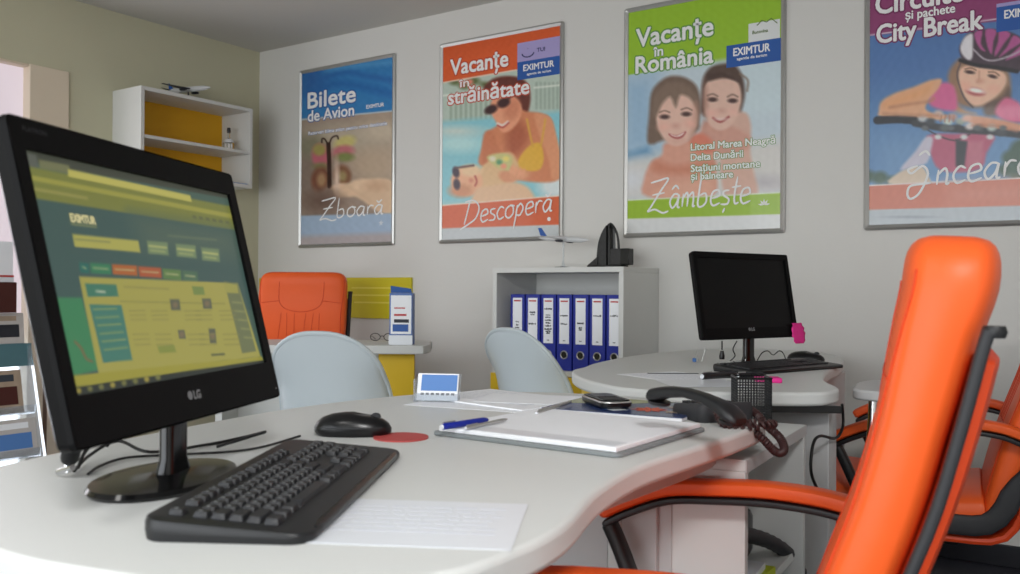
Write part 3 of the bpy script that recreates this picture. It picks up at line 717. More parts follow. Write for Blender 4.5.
# ------------------------------------------------------------------ side unit (open toward the chairs)
UX0, UX1, UY0, UY1, UZ = 3.42, 3.82, -2.185, -1.70, .69
t = thing('storage_unit', 'low white open storage unit under the corner of the front desk', 'cabinet')
b = MB(); k = .02
b.box(UX0, UX1-.001, UY0, UY0+k, 0, UZ-k-.0002); b.box(UX0, UX1-.001, UY1-k, UY1, 0, UZ-k-.0002); b.box(UX0, UX0+k, UY0+k, UY1-k, .0, UZ-k-.0002); b.box(UX0+k, UX1-.004, UY0+k, UY1-k, .04, .06)
b.build('carcass', M['white'], t, bevel=.0015)
MB().box(UX0, UX1, UY0, UY1, UZ-k, UZ).build('top_board', M['white'], t, bevel=.0015)
MB().box(UX1-.001, UX1+.0012, UY0, UY1, UZ-.022, UZ-.0005).build('front_edging', M['greyp'], t, smooth=False)
MB().box(UX0+k, UX1-.02, UY0+k, UY1-k, .40, .418).build('shelf', M['white'], t, bevel=.001)
MB().box(UX0-.002, UX1-.13, UY0-.004, UY0-.0005, .02, UZ-.03).build('back_strip', M['greyp'], t, smooth=False)
rebase(t, (3.62, -1.93, 0)); t.location = (3.605, -1.945, 0); t.rotation_euler = (0, 0, math.radians(4.4))
# things inside the unit
t = thing('document_bag', 'black padded bag with a curved ribbed handle inside the open storage unit', 'bag')
bb = MB(); bb.rings([[(3.575+dx*s_, -1.93+dy*s_, z) for dx, dy in rrect(.26, .34, .05, 4)] for s_, z in ((.96, .4185), (1., .43), (1., .50), (.97, .511), (.5, .512))]); bb.build('body', M['satin'], t)
hd = MB(); arcp = [tuple(p) for p in cr([tuple(on_x(x_, y_, 3.755)) for x_, y_ in ((738, 534), (752, 536), (768, 541), (782, 549), (794, 560), (800, 572))], 5)]
hd.tube(arcp, [.014+.0018*(i % 2) for i in range(26)], 10); 
o = hd.build('handle', M['greyblk'], t)
rebase(t, (3.6, -1.93, .4185))
for i, (a0, a1, b0, b1, z0, z1, mm, lb) in enumerate(((3.72, 3.795, -2.08, -1.93, .4185, .442, 'lime', 'lime green booklet beside the black bag inside the storage unit'), (3.73, 3.79, -2.06, -1.96, .4423, .455, 'paperg', 'pale green edged card lying on the lime booklet in the storage unit'))):
    tag(MB().box(a0-3.765, a1-3.765, b0+2.01, b1+2.01, 0, z1-z0).build('booklet', M[mm], None, bevel=.001, loc=(3.765, -2.01, z0)), lb, 'booklet').rotation_euler = (0, 0, .12*i)

# ------------------------------------------------------------------ far desk
far = [(3.02, -1.32), (3.05, -1.44), (3.16, -1.60), (3.30, -1.725), (3.42, -1.78), (3.55, -1.745), (3.70, -1.652), (3.765, -1.607), (3.797, -1.56), (3.795, -1.46), (3.71, -1.27), (3.65, -1.0), (3.63, -.8), (3.57, -.5), (3.48, -.28), (3.36, -.16), (3.2, -.12), (3.02, -.2), (2.93, -.45), (2.92, -.8), (2.97, -1.15)]
fd = [(p.x, p.y) for p in cr([(a, b, 0) for a, b in far], 5, True)]
t = thing('office_desk', 'white kidney-shaped desk by the back wall holding the smaller dark monitor', 'desk')
MB().prism(fd, DZT-.032, DZT).build('desktop', M['white'], t, bevel=.007, bseg=3)
# yellow modesty panel following the left curve
arc = [p for p in fd if p[0] < 3.5 and p[1] < -.9]
arc = [(p[0]*.985+.068, p[1]*.985-.005) for p in arc]
arc.sort(key=lambda p: math.atan2(p[1]+.9, p[0]-3.5))
pm = MB()
for p, q in zip(arc, arc[1:]):
    dx, dy = q[0]-p[0], q[1]-p[1]; L = math.hypot(dx, dy)+1e-9; nx, ny = -dy/L*.012, dx/L*.012
    pm.add([(p[0], p[1], .2), (q[0], q[1], .2), (q[0]+nx, q[1]+ny, .2), (p[0]+nx, p[1]+ny, .2), (p[0], p[1], .7175), (q[0], q[1], .7175), (q[0]+nx, q[1]+ny, .7175), (p[0]+nx, p[1]+ny, .7175)],
           [(0, 1, 2, 3), (4, 5, 6, 7), (0, 1, 5, 4), (2, 3, 7, 6), (1, 2, 6, 5), (3, 0, 4, 7)])
pm.build('modesty_panel', M['yellow'], t, smooth=False)
lp = MB(); lp.box(3.56, 3.78, -1.49, -1.47, 0, DZT-.0325); lp.box(3.76, 3.78, -1.47, -1.42, 0, DZT-.0325)
lp.build('leg_panel', M['greyp'], t, bevel=.002)
MB().box(3.50, 3.60, -1.0, -.6, 0, .7175).build('pedestal', M['greyp'], t, bevel=.004)
rebase(t, (3.4, -.9, 0))
# dark slab painting the shade in the gap under the desk edge
t = thing('underside_shade', 'black slim tray hanging under the edge of the back desk', 'shade strip')
tr = MB(); tr.box(-.14, .11, -.05, .05, 0, .004); tr.box(-.14, .11, -.05, -.047, .004, .017); tr.box(-.14, .11, .047, .05, .004, .017); tr.build('shade_strip', M['satin'], t, smooth=False)
MB().box(-.03, .05, -.03, .03, .0045, .014).build('shade_core', M['greyblk'], t, bevel=.002)
t.location = (3.70, -1.545, .699); t.rotation_euler = (0, 0, .5)

# grey round side top with a curved chrome leg
t = thing('side_table', 'grey round-ended table top with curved chrome leg beside the back desk', 'table')
so = [(3.79, -1.28), (3.81, -1.37), (3.88, -1.39), (3.96, -1.34), (3.99, -1.20), (3.95, -1.06), (3.86, -1.02), (3.79, -1.10), (3.775, -1.19)]
MB().prism([(p.x, p.y) for p in cr([(a, b_, 0) for a, b_ in so], 5, True)], .715, .74).build('table_top', M['greyp'], t, bevel=.005)
MB().tube(cr([(3.845, -1.33, .715), (3.84, -1.345, .6), (3.81, -1.37, .45), (3.81, -1.37, .2), (3.845, -1.345, .0)], 6), .011, 10).build('leg', M['chrome'], t)
MB().tube(cr([(3.93, -1.32, .715), (3.94, -1.34, .4), (3.93, -1.34, .0)], 6), .011, 10).build('leg', M['chrome'], t)
rebase(t, (3.88, -1.2, 0))

# black cable loop at desk end
def cable(name, pts, r, label, m='rubber', cat='cable', n=8):
    return tag(MB().tube(cr(pts, n), r, 6).build(name, M[m]), label, cat)
cable('power_cable', [on_x(842, 404, 3.79), on_x(843, 425, 3.79), on_x(836, 438, 3.79), on_x(820, 436, 3.79), on_x(813, 445, 3.79), on_x(811, 470, 3.79), on_x(817, 488, 3.79), on_x(826, 496, 3.79)], .0035, 'thin black cable looping down the end of the back desk')

# ------------------------------------------------------------------ yellow corner desk
ang = math.radians(34.2)
def corner(u, v, z=0): # u along the front edge, v toward the corner
    o = np.array([1.70, -1.03]); return (o[0]+u*math.cos(ang)-v*math.sin(ang), o[1]+u*math.sin(ang)+v*math.cos(ang), z)
t = thing('corner_desk', 'white desk with yellow end panel in the far left corner', 'desk')
cp = [corner(a, b_)[:2] for a, b_ in ((-.55, .0), (.27, .0), (.345, .02), (.37, .08), (.36, .25), (.27, .40), (-.5, .42), (-.6, .3), (-.6, .05))]
MB().prism([(p.x, p.y) for p in cr([(a, b_, 0) for a, b_ in cp], 4, True)], .715, .75).build('desktop', M['white'], t, bevel=.005)
yl = MB(); pts = [corner(a, b_)[:2] for a, b_ in ((.16, .08), (.31, .08), (.31, .11), (.16, .11))]; yl.prism(pts, 0, .7145); yl.build('end_panel', M['yellow'], t, bevel=.002)
yl = MB(); yl.prism([corner(a, b_)[:2] for a, b_ in ((-.5, .3), (.28, .3), (.28, .318), (-.5, .318))], .25, .7145); yl.build('modesty_panel', M['white'], t, smooth=False)
yl = MB(); yl.prism([corner(a, b_)[:2] for a, b_ in ((-.52, .08), (-.49, .08), (-.49, .33), (-.52, .33))], 0, .7145); yl.build('end_panel', M['white'], t, bevel=.002)
rebase(t, (1.7, -1.0, 0))
t = thing('wall_board', 'yellow panel fixed low on the wall behind the far orange chair', 'panel')
MB().box(.03, 1.231, -.018, -.0005, .822, 1.046).build('board', M['yellow_pale'], t, bevel=.002)
ln = MB()
for zz, x0_, x1_ in ((.985, .80, 1.15), (.945, .78, 1.1), (.905, .82, 1.14)): ln.box(x0_, x1_, -.0186, -.0181, zz, zz+.008)
ln.build('faint_lettering', mat('lemon_print', (232, 220, 90), .5), t, smooth=False)
rebase(t, (.63, 0, .822))

# ------------------------------------------------------------------ orange office chair
def loft(path, wf_, tf_, n=32, ex=4., off=0., ysh=0.):
    """path: list of (x,z); rounded-rectangle section, width along y"""
    R = []
    N = len(path)
    for i, (x, z) in enumerate(path):
        a = path[max(i-1, 0)]; b_ = path[min(i+1, N-1)]
        tx, tz = b_[0]-a[0], b_[1]-a[1]; L = math.hypot(tx, tz); tx /= L; tz /= L
        nx, nz = tz, -tx
        s = i/(N-1); w = wf_(s)/2; h = tf_(s)/2; ring = []; of_ = off(s) if callable(off) else off
        for k in range(n):
            th = 2*PI*k/n; c_, s_ = math.cos(th), math.sin(th)
            yy = w*math.copysign(abs(c_)**(2/ex), c_); nn = h*math.copysign(abs(s_)**(2/ex), s_)+of_
            ring.append((x+nx*nn, yy+ysh, z+nz*nn))
        R.append(ring)
    return R
def endround(s, w, r0=.04, r1=.04, m=.3):
    """shrinks w toward both ends like a rounded corner"""
    if s < r0: q = 1-s/r0; return w*(m+(1-m)*math.sqrt(max(0, 1-q*q)))
    if s > 1-r1: q = 1-(1-s)/r1; return w*(m+(1-m)*math.sqrt(max(0, 1-q*q)))
    return w
def resample(pts, n, dense=None):
    P = [Vector((a, 0, b_)) for a, b_ in pts]; C = cr(P, 12)
    d = [0]
    for a, b_ in zip(C, C[1:]): d.append(d[-1]+(b_-a).length)
    out = []; j = 0
    S = [.5-.5*math.cos(PI*i/(n-1)) for i in range(n)]
    for s in S:
        L = s*d[-1]
        while j < len(d)-2 and d[j+1] < L: j += 1
        f = (L-d[j])/(d[j+1]-d[j]+1e-12); q = C[j].lerp(C[j+1], min(1, f)); out.append((q.x, q.z))
    return out
# backrest front-cushion centre line (facing +x)
BACK = [(-.190, .40), (-.212, .50), (-.240, .60), (-.260, .66), (-.292, .75), (-.316, .84), (-.337, .93), (-.351, .985), (-.355, 1.038)]
SEAT = [(.29, .40), (.24, .42), (.1, .415), (-.06, .41), (-.17, .42)]
def office_chair(label, group='orange leather office chairs'):
    t = thing('office_chair', label, 'chair', group=group)
    bp = resample(BACK, 40)
    bw = lambda s: endround(s, .45+.02*math.sin(PI*s), .05, .20, .56)
    bt = lambda s: endround(s, .080+.020*max(0, min(1, (s-.62)/.2)), .06, .16, .12)
    bk = MB().rings(loft(bp, bw, bt, 36, 4.5)).build('backrest', M['orange'], t)
    # seams laid onto the cushion surface: headrest lobe, cross seam, fan creases
    bv = BVHTree.FromPolygons([v.co.copy() for v in bk.data.vertices], [list(p.vertices) for p in bk.data.polygons])
    def fr(y, z):
        h = bv.ray_cast(Vector((.5, y, z)), Vector((-1, 0, 0)))
        return h[0]+Vector((.0004, 0, 0)) if h[0] is not None else Vector((-.3, y, z))
    def sd2(x, z, sg):
        h = bv.ray_cast(Vector((x, sg*.6, z)), Vector((0, -sg, 0)))
        return h[0] if h[0] is not None else None
    lob = [(-.118, .99), (-.118, .94), (-.112, .89), (-.08, .856), (0, .84), (.08, .856), (.112, .89), (.118, .94), (.118, .99)]
    def seam(pts, r_=.0016): MB().tube(pts, r_, 6).build('seam', M['seam'], bk)
    seam([fr(p.x, p.y) for p in cr([(a, b_, 0) for a, b_ in lob], 5)])
    for sg in (-1, 1):
        seam([fr(sg*(.115+.095*k/5), .895-.002*k) for k in range(6)])
        for y0_, y1_ in ((.03, .02), (.07, .055), (.1, .11)): seam([fr(sg*(y0_+(y1_-y0_)*k/6), .835-.2*k/6) for k in range(7)], .0012)
    seam([fr(-.2+.4*k/8, .64) for k in range(9)])
    for sg in (-1, 1):
        R = []
        for i, (x, z) in enumerate(bp[3:-6]):
            h = sd2(x+.033, z, sg)
            if h is not None and z > .46: R.append(h)
        MB().tube(R, .0022, 6).build('piping', M['seam'], bk)
    sp = resample(SEAT, 30)
    MB().rings(loft(sp, lambda s: endround(s, .47, .12, .04, .6), lambda s: endround(s, .10, .12, .08, .2), 36, 4.)).build('seat', M['orange'], t)
    # rear shell and black side frame, L shaped, behind cushions
    Lp = resample([(.25, .355), (.1, .345), (-.1, .338), (-.205, .348), (-.252, .41), (-.268, .5), (-.296, .6), (-.318, .66), (-.350, .75), (-.375, .84), (-.391, .91)], 44)
    MB().rings(loft(Lp, lambda s: endround(s, .455, .04, .04, .6), lambda s: endround(s, .032, .03, .03, .3), 28, 4., off=.006)).build('rear_shell', M['orange_d'], t)
    Lb = resample([(.24, .382), (.1, .376), (-.1, .370), (-.18, .380), (-.226, .43), (-.252, .50), (-.282, .60), (-.304, .66), (-.337, .75), (-.361, .84), (-.380, .92), (-.386, .94)], 44)
    for sg in (-1, 1):
        MB().rings(loft(Lb, lambda s: endround(s, .022, .02, .02, .7), lambda s: endround(s, .013+.040*max(0, min(1, (.57-s)/.05)), .03, .02, .4), 16, 3., off=lambda s: .016*max(0, min(1, (.57-s)/.05)), ysh=sg*.240)).build('side_frame', M['greyblk'], t)
        MB().lathe([(0, -.006), (.010, -.006), (.012, 0), (.010, .006), (0, .006)], 14, (0, 0, 0)).build('knob', M['blackp'], t, loc=(-.390, sg*.240, .938))
        # armrest: black arched bar with an orange pad on top
        yb = sg*.268
        arch = cr([(-.265, yb-sg*.006, .605), (-.20, yb+sg*.004, .630), (-.1, yb+sg*.008, .638), (0, yb+sg*.010, .633), (.08, yb+sg*.010, .624), (.15, yb+sg*.004, .597), (.195, yb, .572)], 6)
        fw = MB()
        post = cr([(.185, yb, .570), (.165, yb, .53), (.135, yb-sg*.004, .46), (.105, yb-sg*.012, .38), (.07, yb-sg*.035, .350)], 6)
        def bar(mb, pts, w_, h_, dn=0.):
            R = []
            for i, p in enumerate(pts):
                a = pts[max(i-1, 0)]; c_ = pts[min(i+1, len(pts)-1)]; tg = (c_-a).normalized(); side = Vector((0, 1, 0)); nn = side.cross(tg).normalized()
                if nn.z < 0: nn = -nn
                e = 1. if 0 < i < len(pts)-1 else .75
                ring = []
                for k in range(14):
                    th = 2*PI*k/14; c1, s1 = math.cos(th), math.sin(th)
                    q = p+side*(w_/2*e*math.copysign(abs(c1)**.6, c1))+nn*(h_/2*e*math.copysign(abs(s1)**.6, s1)+dn); ring.append(tuple(q))
                R.append(ring)
            mb.rings(R)
        bar(fw, arch, .040, .014, -.007); bar(fw, post, .034, .026)
        ar = fw.build('armrest', M['blackp'], t)
        pd = MB(); bar(pd, arch[1:-1], .050, .027, .0135); pd.build('arm_pad', M['orange'], ar)
    # mechanism, gas lift, five-star base, casters
    MB().box(-.11, .09, -.08, .08, .29, .334).build('mechanism', M['blackp'], t, bevel=.01)
    MB().lathe([(0, .1), (.028, .1), (.028, .2), (.016, .205), (.016, .2895), (0, .2895)], 20).build('gas_lift', M['blackp'], t)
    bs = MB(); bs.lathe([(0, .085), (.045, .085), (.045, .125), (.03, .135), (0, .135)], 20)
    for k in range(5):
        a = 2*PI*k/5+.3; bs.tube([(math.cos(a)*.03, math.sin(a)*.03, .11), (math.cos(a)*.17, math.sin(a)*.17, .092), (math.cos(a)*.29, math.sin(a)*.29, .07)], [.022, .018, .014], 10)
    bs.build('star_base', M['blackp'], t)
    for k in range(5):
        a = 2*PI*k/5+.3; cx_, cy_ = math.cos(a)*.29, math.sin(a)*.29; cs = MB()
        for sg in (-1, 1):
            R = Rz(a); 
            for r_, y0_, y1_ in ((.027, .006, .022),):
                rings = []
                for yy in (y0_*sg, y1_*sg):
                    rings.append([tuple(R @ Vector((r_*math.cos(q), yy, r_*math.sin(q)))+Vector((cx_, cy_, .0275))) for q in np.linspace(0, 2*PI, 17)[:-1]])
                cs.rings(rings)
        cs.build('caster', M['blackp'], t)
    return t
ch1 = office_chair('orange leather office chair cropped at bottom right, seen from the side')
ch1.location = (3.826, -2.498, 0); ch1.rotation_euler = (0, 0, math.radians(188.5))
ch2 = copy_tree(ch1); ch2['label'] = 'orange leather office chair at the right edge, behind the nearest orange chair'
ch2.location = (3.872, -.90, 0); ch2.rotation_euler = (0, 0, math.radians(187))
ch3 = copy_tree(ch1); ch3['label'] = 'orange leather office chair facing forward behind the corner desk, far left'
ch3.scale = (1, .97, 1.028); ch3.location = (1.05, -.72, 0); ch3.rotation_euler = (0, 0, math.radians(-57))

# ------------------------------------------------------------------ white shell chairs
def shell_chair(label, group='white moulded shell chairs'):
    t = thing('shell_chair', label, 'chair', group=group)
    prof = [(-.27, .835), (-.255, .77), (-.235, .68), (-.215, .58), (-.19, .50), (-.12, .43), (.0, .405), (.12, .415), (.2, .42), (.235, .395), (.225, .33), (.18, .2), (.08, .08), (-.05, .02), (-.2, .004), (-.26, .004)]
    C = resample(prof, 56); nu = 21; vs = []; fs = []
    for i, (x, z) in enumerate(C):
        a = C[max(i-1, 0)]; b_ = C[min(i+1, len(C)-1)]; tx, tz = b_[0]-a[0], b_[1]-a[1]; L = math.hypot(tx, tz); tx /= L; tz /= L
        nx, nz = -tz, tx    # toward the sitter
        s = .5-.5*math.cos(PI*i/(len(C)-1))
        w = .172+.040*min(1, s/.3)-.02*max(0, (s-.55))/.45
        if s < .085: q = 1-s/.085; w *= .10+.90*math.sqrt(max(0, 1-q**2.2))
        fl = .075*math.exp(-((s-.28)/.22)**2)+.018*(1-s)
        for k in range(nu):
            u = -1+2*k/(nu-1); f_ = (fl*abs(u)**3+.012*u*u)*min(1, s/.12)
            zz = z+(.0 if s > .1 else -.0)
            vs.append((x+nx*f_*(1 if z > .1 else .2), u*w, zz+nz*f_*(1 if z > .1 else .2)))
    for i in range(len(C)-1):
        for k in range(nu-1): fs.append((i*nu+k, i*nu+k+1, (i+1)*nu+k+1, (i+1)*nu+k))
    zmin = min(v[2] for v in vs)
    m_ = MB(); m_.add([(a, b_, max(c_, .0)+.0055) for a, b_, c_ in vs], fs)
    m_.build('shell', M['shell'], t, solid=.011)
    # rolled rim along the shell's edge
    edge = [vs[i*nu] for i in range(0, len(C)-4)][::-1]+[vs[k] for k in range(nu)]+[vs[i*nu+nu-1] for i in range(0, len(C)-4)]
    MB().tube([(a, b_, max(c_, 0)+.006) for a, b_, c_ in edge], .0085, 8).build('rim', M['shell'], t)
    return t
wc = shell_chair('white moulded shell chair seen from behind between the big monitor and the corner desk')
wc.location = (2.21, -1.458, 0); wc.rotation_euler = (0, 0, math.radians(110))
wc2 = copy_tree(wc); wc2['label'] = 'white moulded shell chair standing in front of the blue binders'
wc2.location = (2.655, -.82, 0); wc2.rotation_euler = (0, 0, math.radians(73))
# ------------------------------------------------------------------ binder bookcase
BX0, BX1, BY, BZ = 1.995, 2.655, -.345, 1.08
t = thing('bookcase', 'white bookcase with open top compartment holding blue binders, against the back wall', 'bookcase')
b = MB(); k = .022
b.box(BX0, BX0+k, BY, -.0006, 0, BZ-k-.0002); b.box(BX1-k, BX1, BY, -.0006, 0, BZ-k-.0002); b.box(BX0, BX1, BY, -.0006, BZ-k, BZ)
b.box(BX0+k, BX1-k, BY, -.012, .61, .632); b.box(BX0+k, BX1-k, -.012, -.0006, .04, BZ-k)
b.box(BX0+k, BX1-k, BY+.02, -.012, .04, .06)
b.build('carcass', M['shelfw'], t, bevel=.001)
for x0_, x1_ in ((BX0+.003, (BX0+BX1)/2-.001), ((BX0+BX1)/2+.001, BX1-.003)):
    dr = MB().box(x0_, x1_, BY-.018, BY-.0005, .05, .608).build('door', M['yellow'], t, bevel=.0015)
    hx = (BX0+BX1)/2+(.03 if x0_ > 2.3 else -.03)
    MB().tube([(hx, BY-.018, .48), (hx, BY-.03, .482), (hx, BY-.03, .578), (hx, BY-.018, .58)], .004, 8).build('handle', M['chrome'], dr)
rebase(t, ((BX0+BX1)/2, -.17, 0))

# binders: left edges, tiny tilt
def binder(label):
    t = thing('ring_binder', label, 'binder', group='blue ring binders in the bookcase')
    w, h, d = .075, .33, .285
    bo = MB(); bo.box(-w/2, w/2, -.004, 0, 0, h); bo.box(-w/2, -w/2+.003, 0, d, 0, h); bo.box(w/2-.003, w/2, 0, d, 0, h)
    bo.build('cover', M['blue'], t, bevel=.0012)
    MB().box(-w/2+.005, w/2-.008, .012, d-.006, .006, h-.016).build('pages', M['paper'], t, smooth=False)
    lb = MB().box(-w/2+.013, w/2-.013, -.0052, -.0041, .116, h-.016).build('spine_label', M['paper'], t, smooth=False)
    MB().box(-.018, .018, -.0060, -.0053, h-.032, h-.026).build('red_heading', M['red'], lb, smooth=False)
    MB().box(-.006, .006, -.0058, -.0053, .128, .131).build('label_footer', M['ink'], lb, smooth=False)
    rg = MB(); R_ = [(.0165*math.cos(a), .0165*math.sin(a)) for a in np.linspace(0, 2*PI, 25)[:-1]]
    rg.tube([(a, -.0055, .068+c_) for a, c_ in R_]+[(R_[0][0], -.0055, .068+R_[0][1])], .0028, 6); rg.build('finger_ring', M['silver'], t)
    MB().lathe([(0, 0), (.0145, 0), (.0145, .001), (0, .001)], 20).build('finger_hole', M['gloss'], t, loc=(0, -.0042, .068)).rotation_euler = (PI/2, 0, 0)
    return t
names = ['leftmost blue binder, its label with a few short handwritten lines low down', 'second blue binder from the left, label with two bold handwritten rows',
 'third blue binder from the left, its label covered in writing', 'fourth blue binder from the left with two separate handwritten rows',
 'fifth blue binder from the left with one short line and a scribble', 'sixth blue binder from the left with one handwritten row near the top',
 'rightmost blue binder, half hidden behind the bookcase side']
writing = [[(.205, .4), (.19, .3), (.178, .5), (.162, .8)], [(.248, .7), (.238, .5), (.197, .95)], [(.264, .9), (.238, .6), (.228, .7), (.215, .8), (.203, .6), (.190, .8), (.176, .9), (.166, .6), (.158, .5)], [(.236, .95), (.2, .8)], [(.205, .8), (.185, .4), (.177, .35)], [(.238, .9)], [(.24, .9)]]
b0 = binder(names[0]); bs_ = [b0]+[copy_tree(b0) for _ in range(6)]
for i, o in enumerate(bs_):
    o['label'] = names[i]
    o.location = (2.104+.0815*i, -.300, .6322)
    wr = MB()
    for z_, f_ in writing[i]:
        n = 5; w_ = .042*f_
        for q in range(n):
            x0_ = -w_/2+w_*q/n; wr.box(x0_, x0_+w_/n*random.uniform(.6, .95), -.0060, -.0053, z_-random.uniform(0, .002), z_+random.uniform(.003, .007))
    wr.build('handwriting', M['ink'], o, smooth=False)

# ------------------------------------------------------------------ model airplane maker
def airplane(label, L, mfus, mwing, stand=True):
    t = thing('model_airplane', label, 'model airplane')
    R = [[(x, r_*math.cos(a), r_*math.sin(a)*1.0) for a in np.linspace(0, 2*PI, 15)[:-1]] for x, r_ in [(L*x, L*r_) for x, r_ in ((-.5, .004), (-.46, .02), (-.36, .042), (-.2, .048), (.2, .048), (.34, .04), (.45, .022), (.5, .008))]]
    # nose at -x
    MB().rings(R).build('fuselage', mfus, t)
    for sg in (-1, 1):
        w = MB(); w.add([(-.1*L, sg*.03*L, -.01*L), (.08*L, sg*.03*L, -.01*L), (.2*L, sg*.46*L, .02*L), (.155*L, sg*.46*L, .02*L), (-.1*L, sg*.03*L, .006*L), (.08*L, sg*.03*L, .003*L), (.2*L, sg*.46*L, .026*L), (.155*L, sg*.46*L, .028*L)], [(0, 1, 2, 3), (4, 5, 6, 7), (0, 1, 5, 4), (1, 2, 6, 5), (2, 3, 7, 6), (3, 0, 4, 7)])
        w.build('wing', mwing, t, smooth=False)
        e = MB(); 
        e.rings([[(x*L, sg*.16*L+r_*L*math.cos(a), -.035*L+r_*L*math.sin(a)) for a in np.linspace(0, 2*PI, 11)[:-1]] for x, r_ in ((-.09, .018), (-.05, .024), (.02, .022), (.06, .01))])
        e.build('engine', M['planed'], t)
        s = MB(); s.add([(.36*L, sg*.02*L, .012*L), (.44*L, sg*.02*L, .012*L), (.5*L, sg*.16*L, .03*L), (.46*L, sg*.16*L, .03*L), (.36*L, sg*.02*L, .018*L), (.44*L, sg*.02*L, .018*L), (.5*L, sg*.16*L, .034*L), (.46*L, sg*.16*L, .034*L)], [(0, 1, 2, 3), (4, 5, 6, 7), (0, 1, 5, 4), (1, 2, 6, 5), (2, 3, 7, 6), (3, 0, 4, 7)])
        s.build('tailplane', mwing, t, smooth=False)
    f = MB(); f.add([(.33*L, -.004*L, .03*L), (.46*L, -.004*L, .02*L), (.53*L, -.004*L, .17*L), (.46*L, -.004*L, .17*L), (.33*L, .004*L, .03*L), (.46*L, .004*L, .02*L), (.53*L, .004*L, .17*L), (.46*L, .004*L, .17*L)], [(0, 1, 2, 3), (4, 5, 6, 7), (0, 1, 5, 4), (1, 2, 6, 5), (2, 3, 7, 6), (3, 0, 4, 7)])
    f.build('tail_fin', M['logoblue'] if mfus is M['planew'] else M['red'], t, smooth=False)
    return t
# on the bookcase
ap = airplane('pale model airliner on a clear stand on top of the bookcase', .27, M['planew'], M['planew'])
ap.location = (2.262, -.17, BZ+.133); ap.rotation_euler = (0, math.radians(-4), math.radians(178))
sd = MB(); sd.lathe([(0, -.133), (.04, -.133), (.04, -.127), (.008, -.122), (.004, -.10), (.004, -.009), (0, -.009)], 18); sd.build('stand', M['acrylic'], ap)
for o in [c for c in ap.children if c.name.startswith('stand')]: o.rotation_euler = (0, math.radians(4), 0)
# ------------------------------------------------------------------ pewter souvenir with pointed arch
t = thing('souvenir_figurine', 'dark pewter souvenir with a pointed arch beside a small block on the bookcase', 'figurine')
AO = [(-.058, .012), (-.058, .04), (-.056, .07), (-.052, .10), (-.043, .132), (-.027, .165), (0, .193), (.026, .165), (.037, .132), (.042, .085), (.043, .012)]
ao = [(p.x, p.y) for p in cr([(a, b_, 0) for a, b_ in AO], 5)]
MB().tube([(x, .0, z) for x, z in ao], .0055, 8).build('arch_frame', M['stone'], t)
def slab(nm, xa, xb, m_, y0_=-.018, y1_=.016):
    up_ = [p for p in ao if xa <= p[0] <= xb]
    pts_ = [(xa, .012)]+sorted(up_)+[(xb, .012)] if xa < 0 else [(xa, .012)]+sorted(up_)+[(xb, .012)]
    n_ = len(pts_)
    MB().add([(a, y0_, b_) for a, b_ in pts_]+[(a, y1_, b_) for a, b_ in pts_], [list(range(n_)), [i_+n_ for i_ in range(n_)][::-1]]+[(i_, (i_+1) % n_, n_+(i_+1) % n_, n_+i_) for i_ in range(n_)]).build(nm, m_, t, smooth=False)
slab('lattice_sail', -.058, -.010, M['stone']); slab('lattice_sail', -.001, .010, M['stone']); slab('backing', -.012, .02, M['stone_l'], .012, .015)
MB().prism([(-.10, -.03), (.07, -.03), (.075, .03), (-.07, .03)], 0, .012).build('foot', M['stone'], t, bevel=.003)
MB().add([(-.10, -.026, .012), (-.05, -.026, .012), (-.05, .02, .012), (-.085, .02, .012), (-.06, -.02, .045), (-.05, -.02, .05), (-.05, .015, .05), (-.058, .015, .045)], [(0, 1, 2, 3), (4, 5, 6, 7), (0, 1, 5, 4), (1, 2, 6, 5), (2, 3, 7, 6), (3, 0, 4, 7)]).build('prow', M['stone'], t, bevel=.002)
MB().box(.015, .105, -.03, .018, .012, .083).build('block', M['stone'], t, bevel=.003)
MB().box(.066, .108, -.034, .0, .0122, .08).build('block', M['satin'], t, bevel=.003)
t.location = (2.50, -.17, BZ)

# ------------------------------------------------------------------ wall shelf, bottle, plane
t = thing('wall_shelf', 'white wall-mounted shelf box with amber back on the left wall', 'shelf')
y0, y1, z0, z1, xd = -.965, -.258, 1.552, 2.006, .25; k = .02
b = MB(); b.box(.0008, xd, y0, y0+k, z0, z1); b.box(.0008, xd, y1-k, y1, z0, z1); b.box(.0008, xd, y0+k, y1-k, z1-k, z1); b.box(.0008, xd, y0+k, y1-k, z0, z0+k); b.box(.0008, xd-.004, y0+k, y1-k, 1.745, 1.762)
b.build('carcass', M['shelfw'], t, bevel=.001)
MB().box(.0008, .006, y0+k, y1-k, z0+k, z1-k).build('back_panel', M['amber'], t, smooth=False)
MB().box(xd-.03, xd-.006, y1-k-.16, y1-k-.01, z0+k+.0003, z0+k+.004).build('blue_strip', M['bluecard'], t, smooth=False)
rebase(t, (.0008, -.61, z0))
t = thing('souvenir_bottle', 'small clear souvenir bottle with dark stopper on the wall shelf', 'bottle')
pr_ = [(0, 0), (.028, 0), (.031, .01), (.031, .045), (.02, .062), (.008, .072), (.007, .1), (.009, .102), (0, .102)]
MB().lathe(pr_, 24).build('glass_body', M['glass'], t)
MB().lathe([(0, .1022), (.0095, .1022), (.011, .112), (.009, .13), (0, .131)], 16).build('stopper', M['planed'], t)
lb = MB()
for a0 in (-.5, .1, .6): lb.add([(.0318*math.cos(a0+d_), .0318*math.sin(a0+d_), z_) for z_ in (.006, .036) for d_ in (0, .32)], [(0, 1, 3, 2)])
lb.build('white_print', M['txtw'], t, smooth=False)
cp_ = MB(); cp_.lathe([(.0318, .045), (.0205, .063)], 24); cp_.build('shoulder_glaze', M['paperg'], t)
t.location = (.16, -.352, 1.7625); t.rotation_euler = (0, 0, -.9)
ap = airplane('dark and white model jet on top of the wall shelf', .30, M['planew'], M['planed'])
ap.location = (.13, -.60, z1+.062); ap.rotation_euler = (0, 0, math.radians(193))
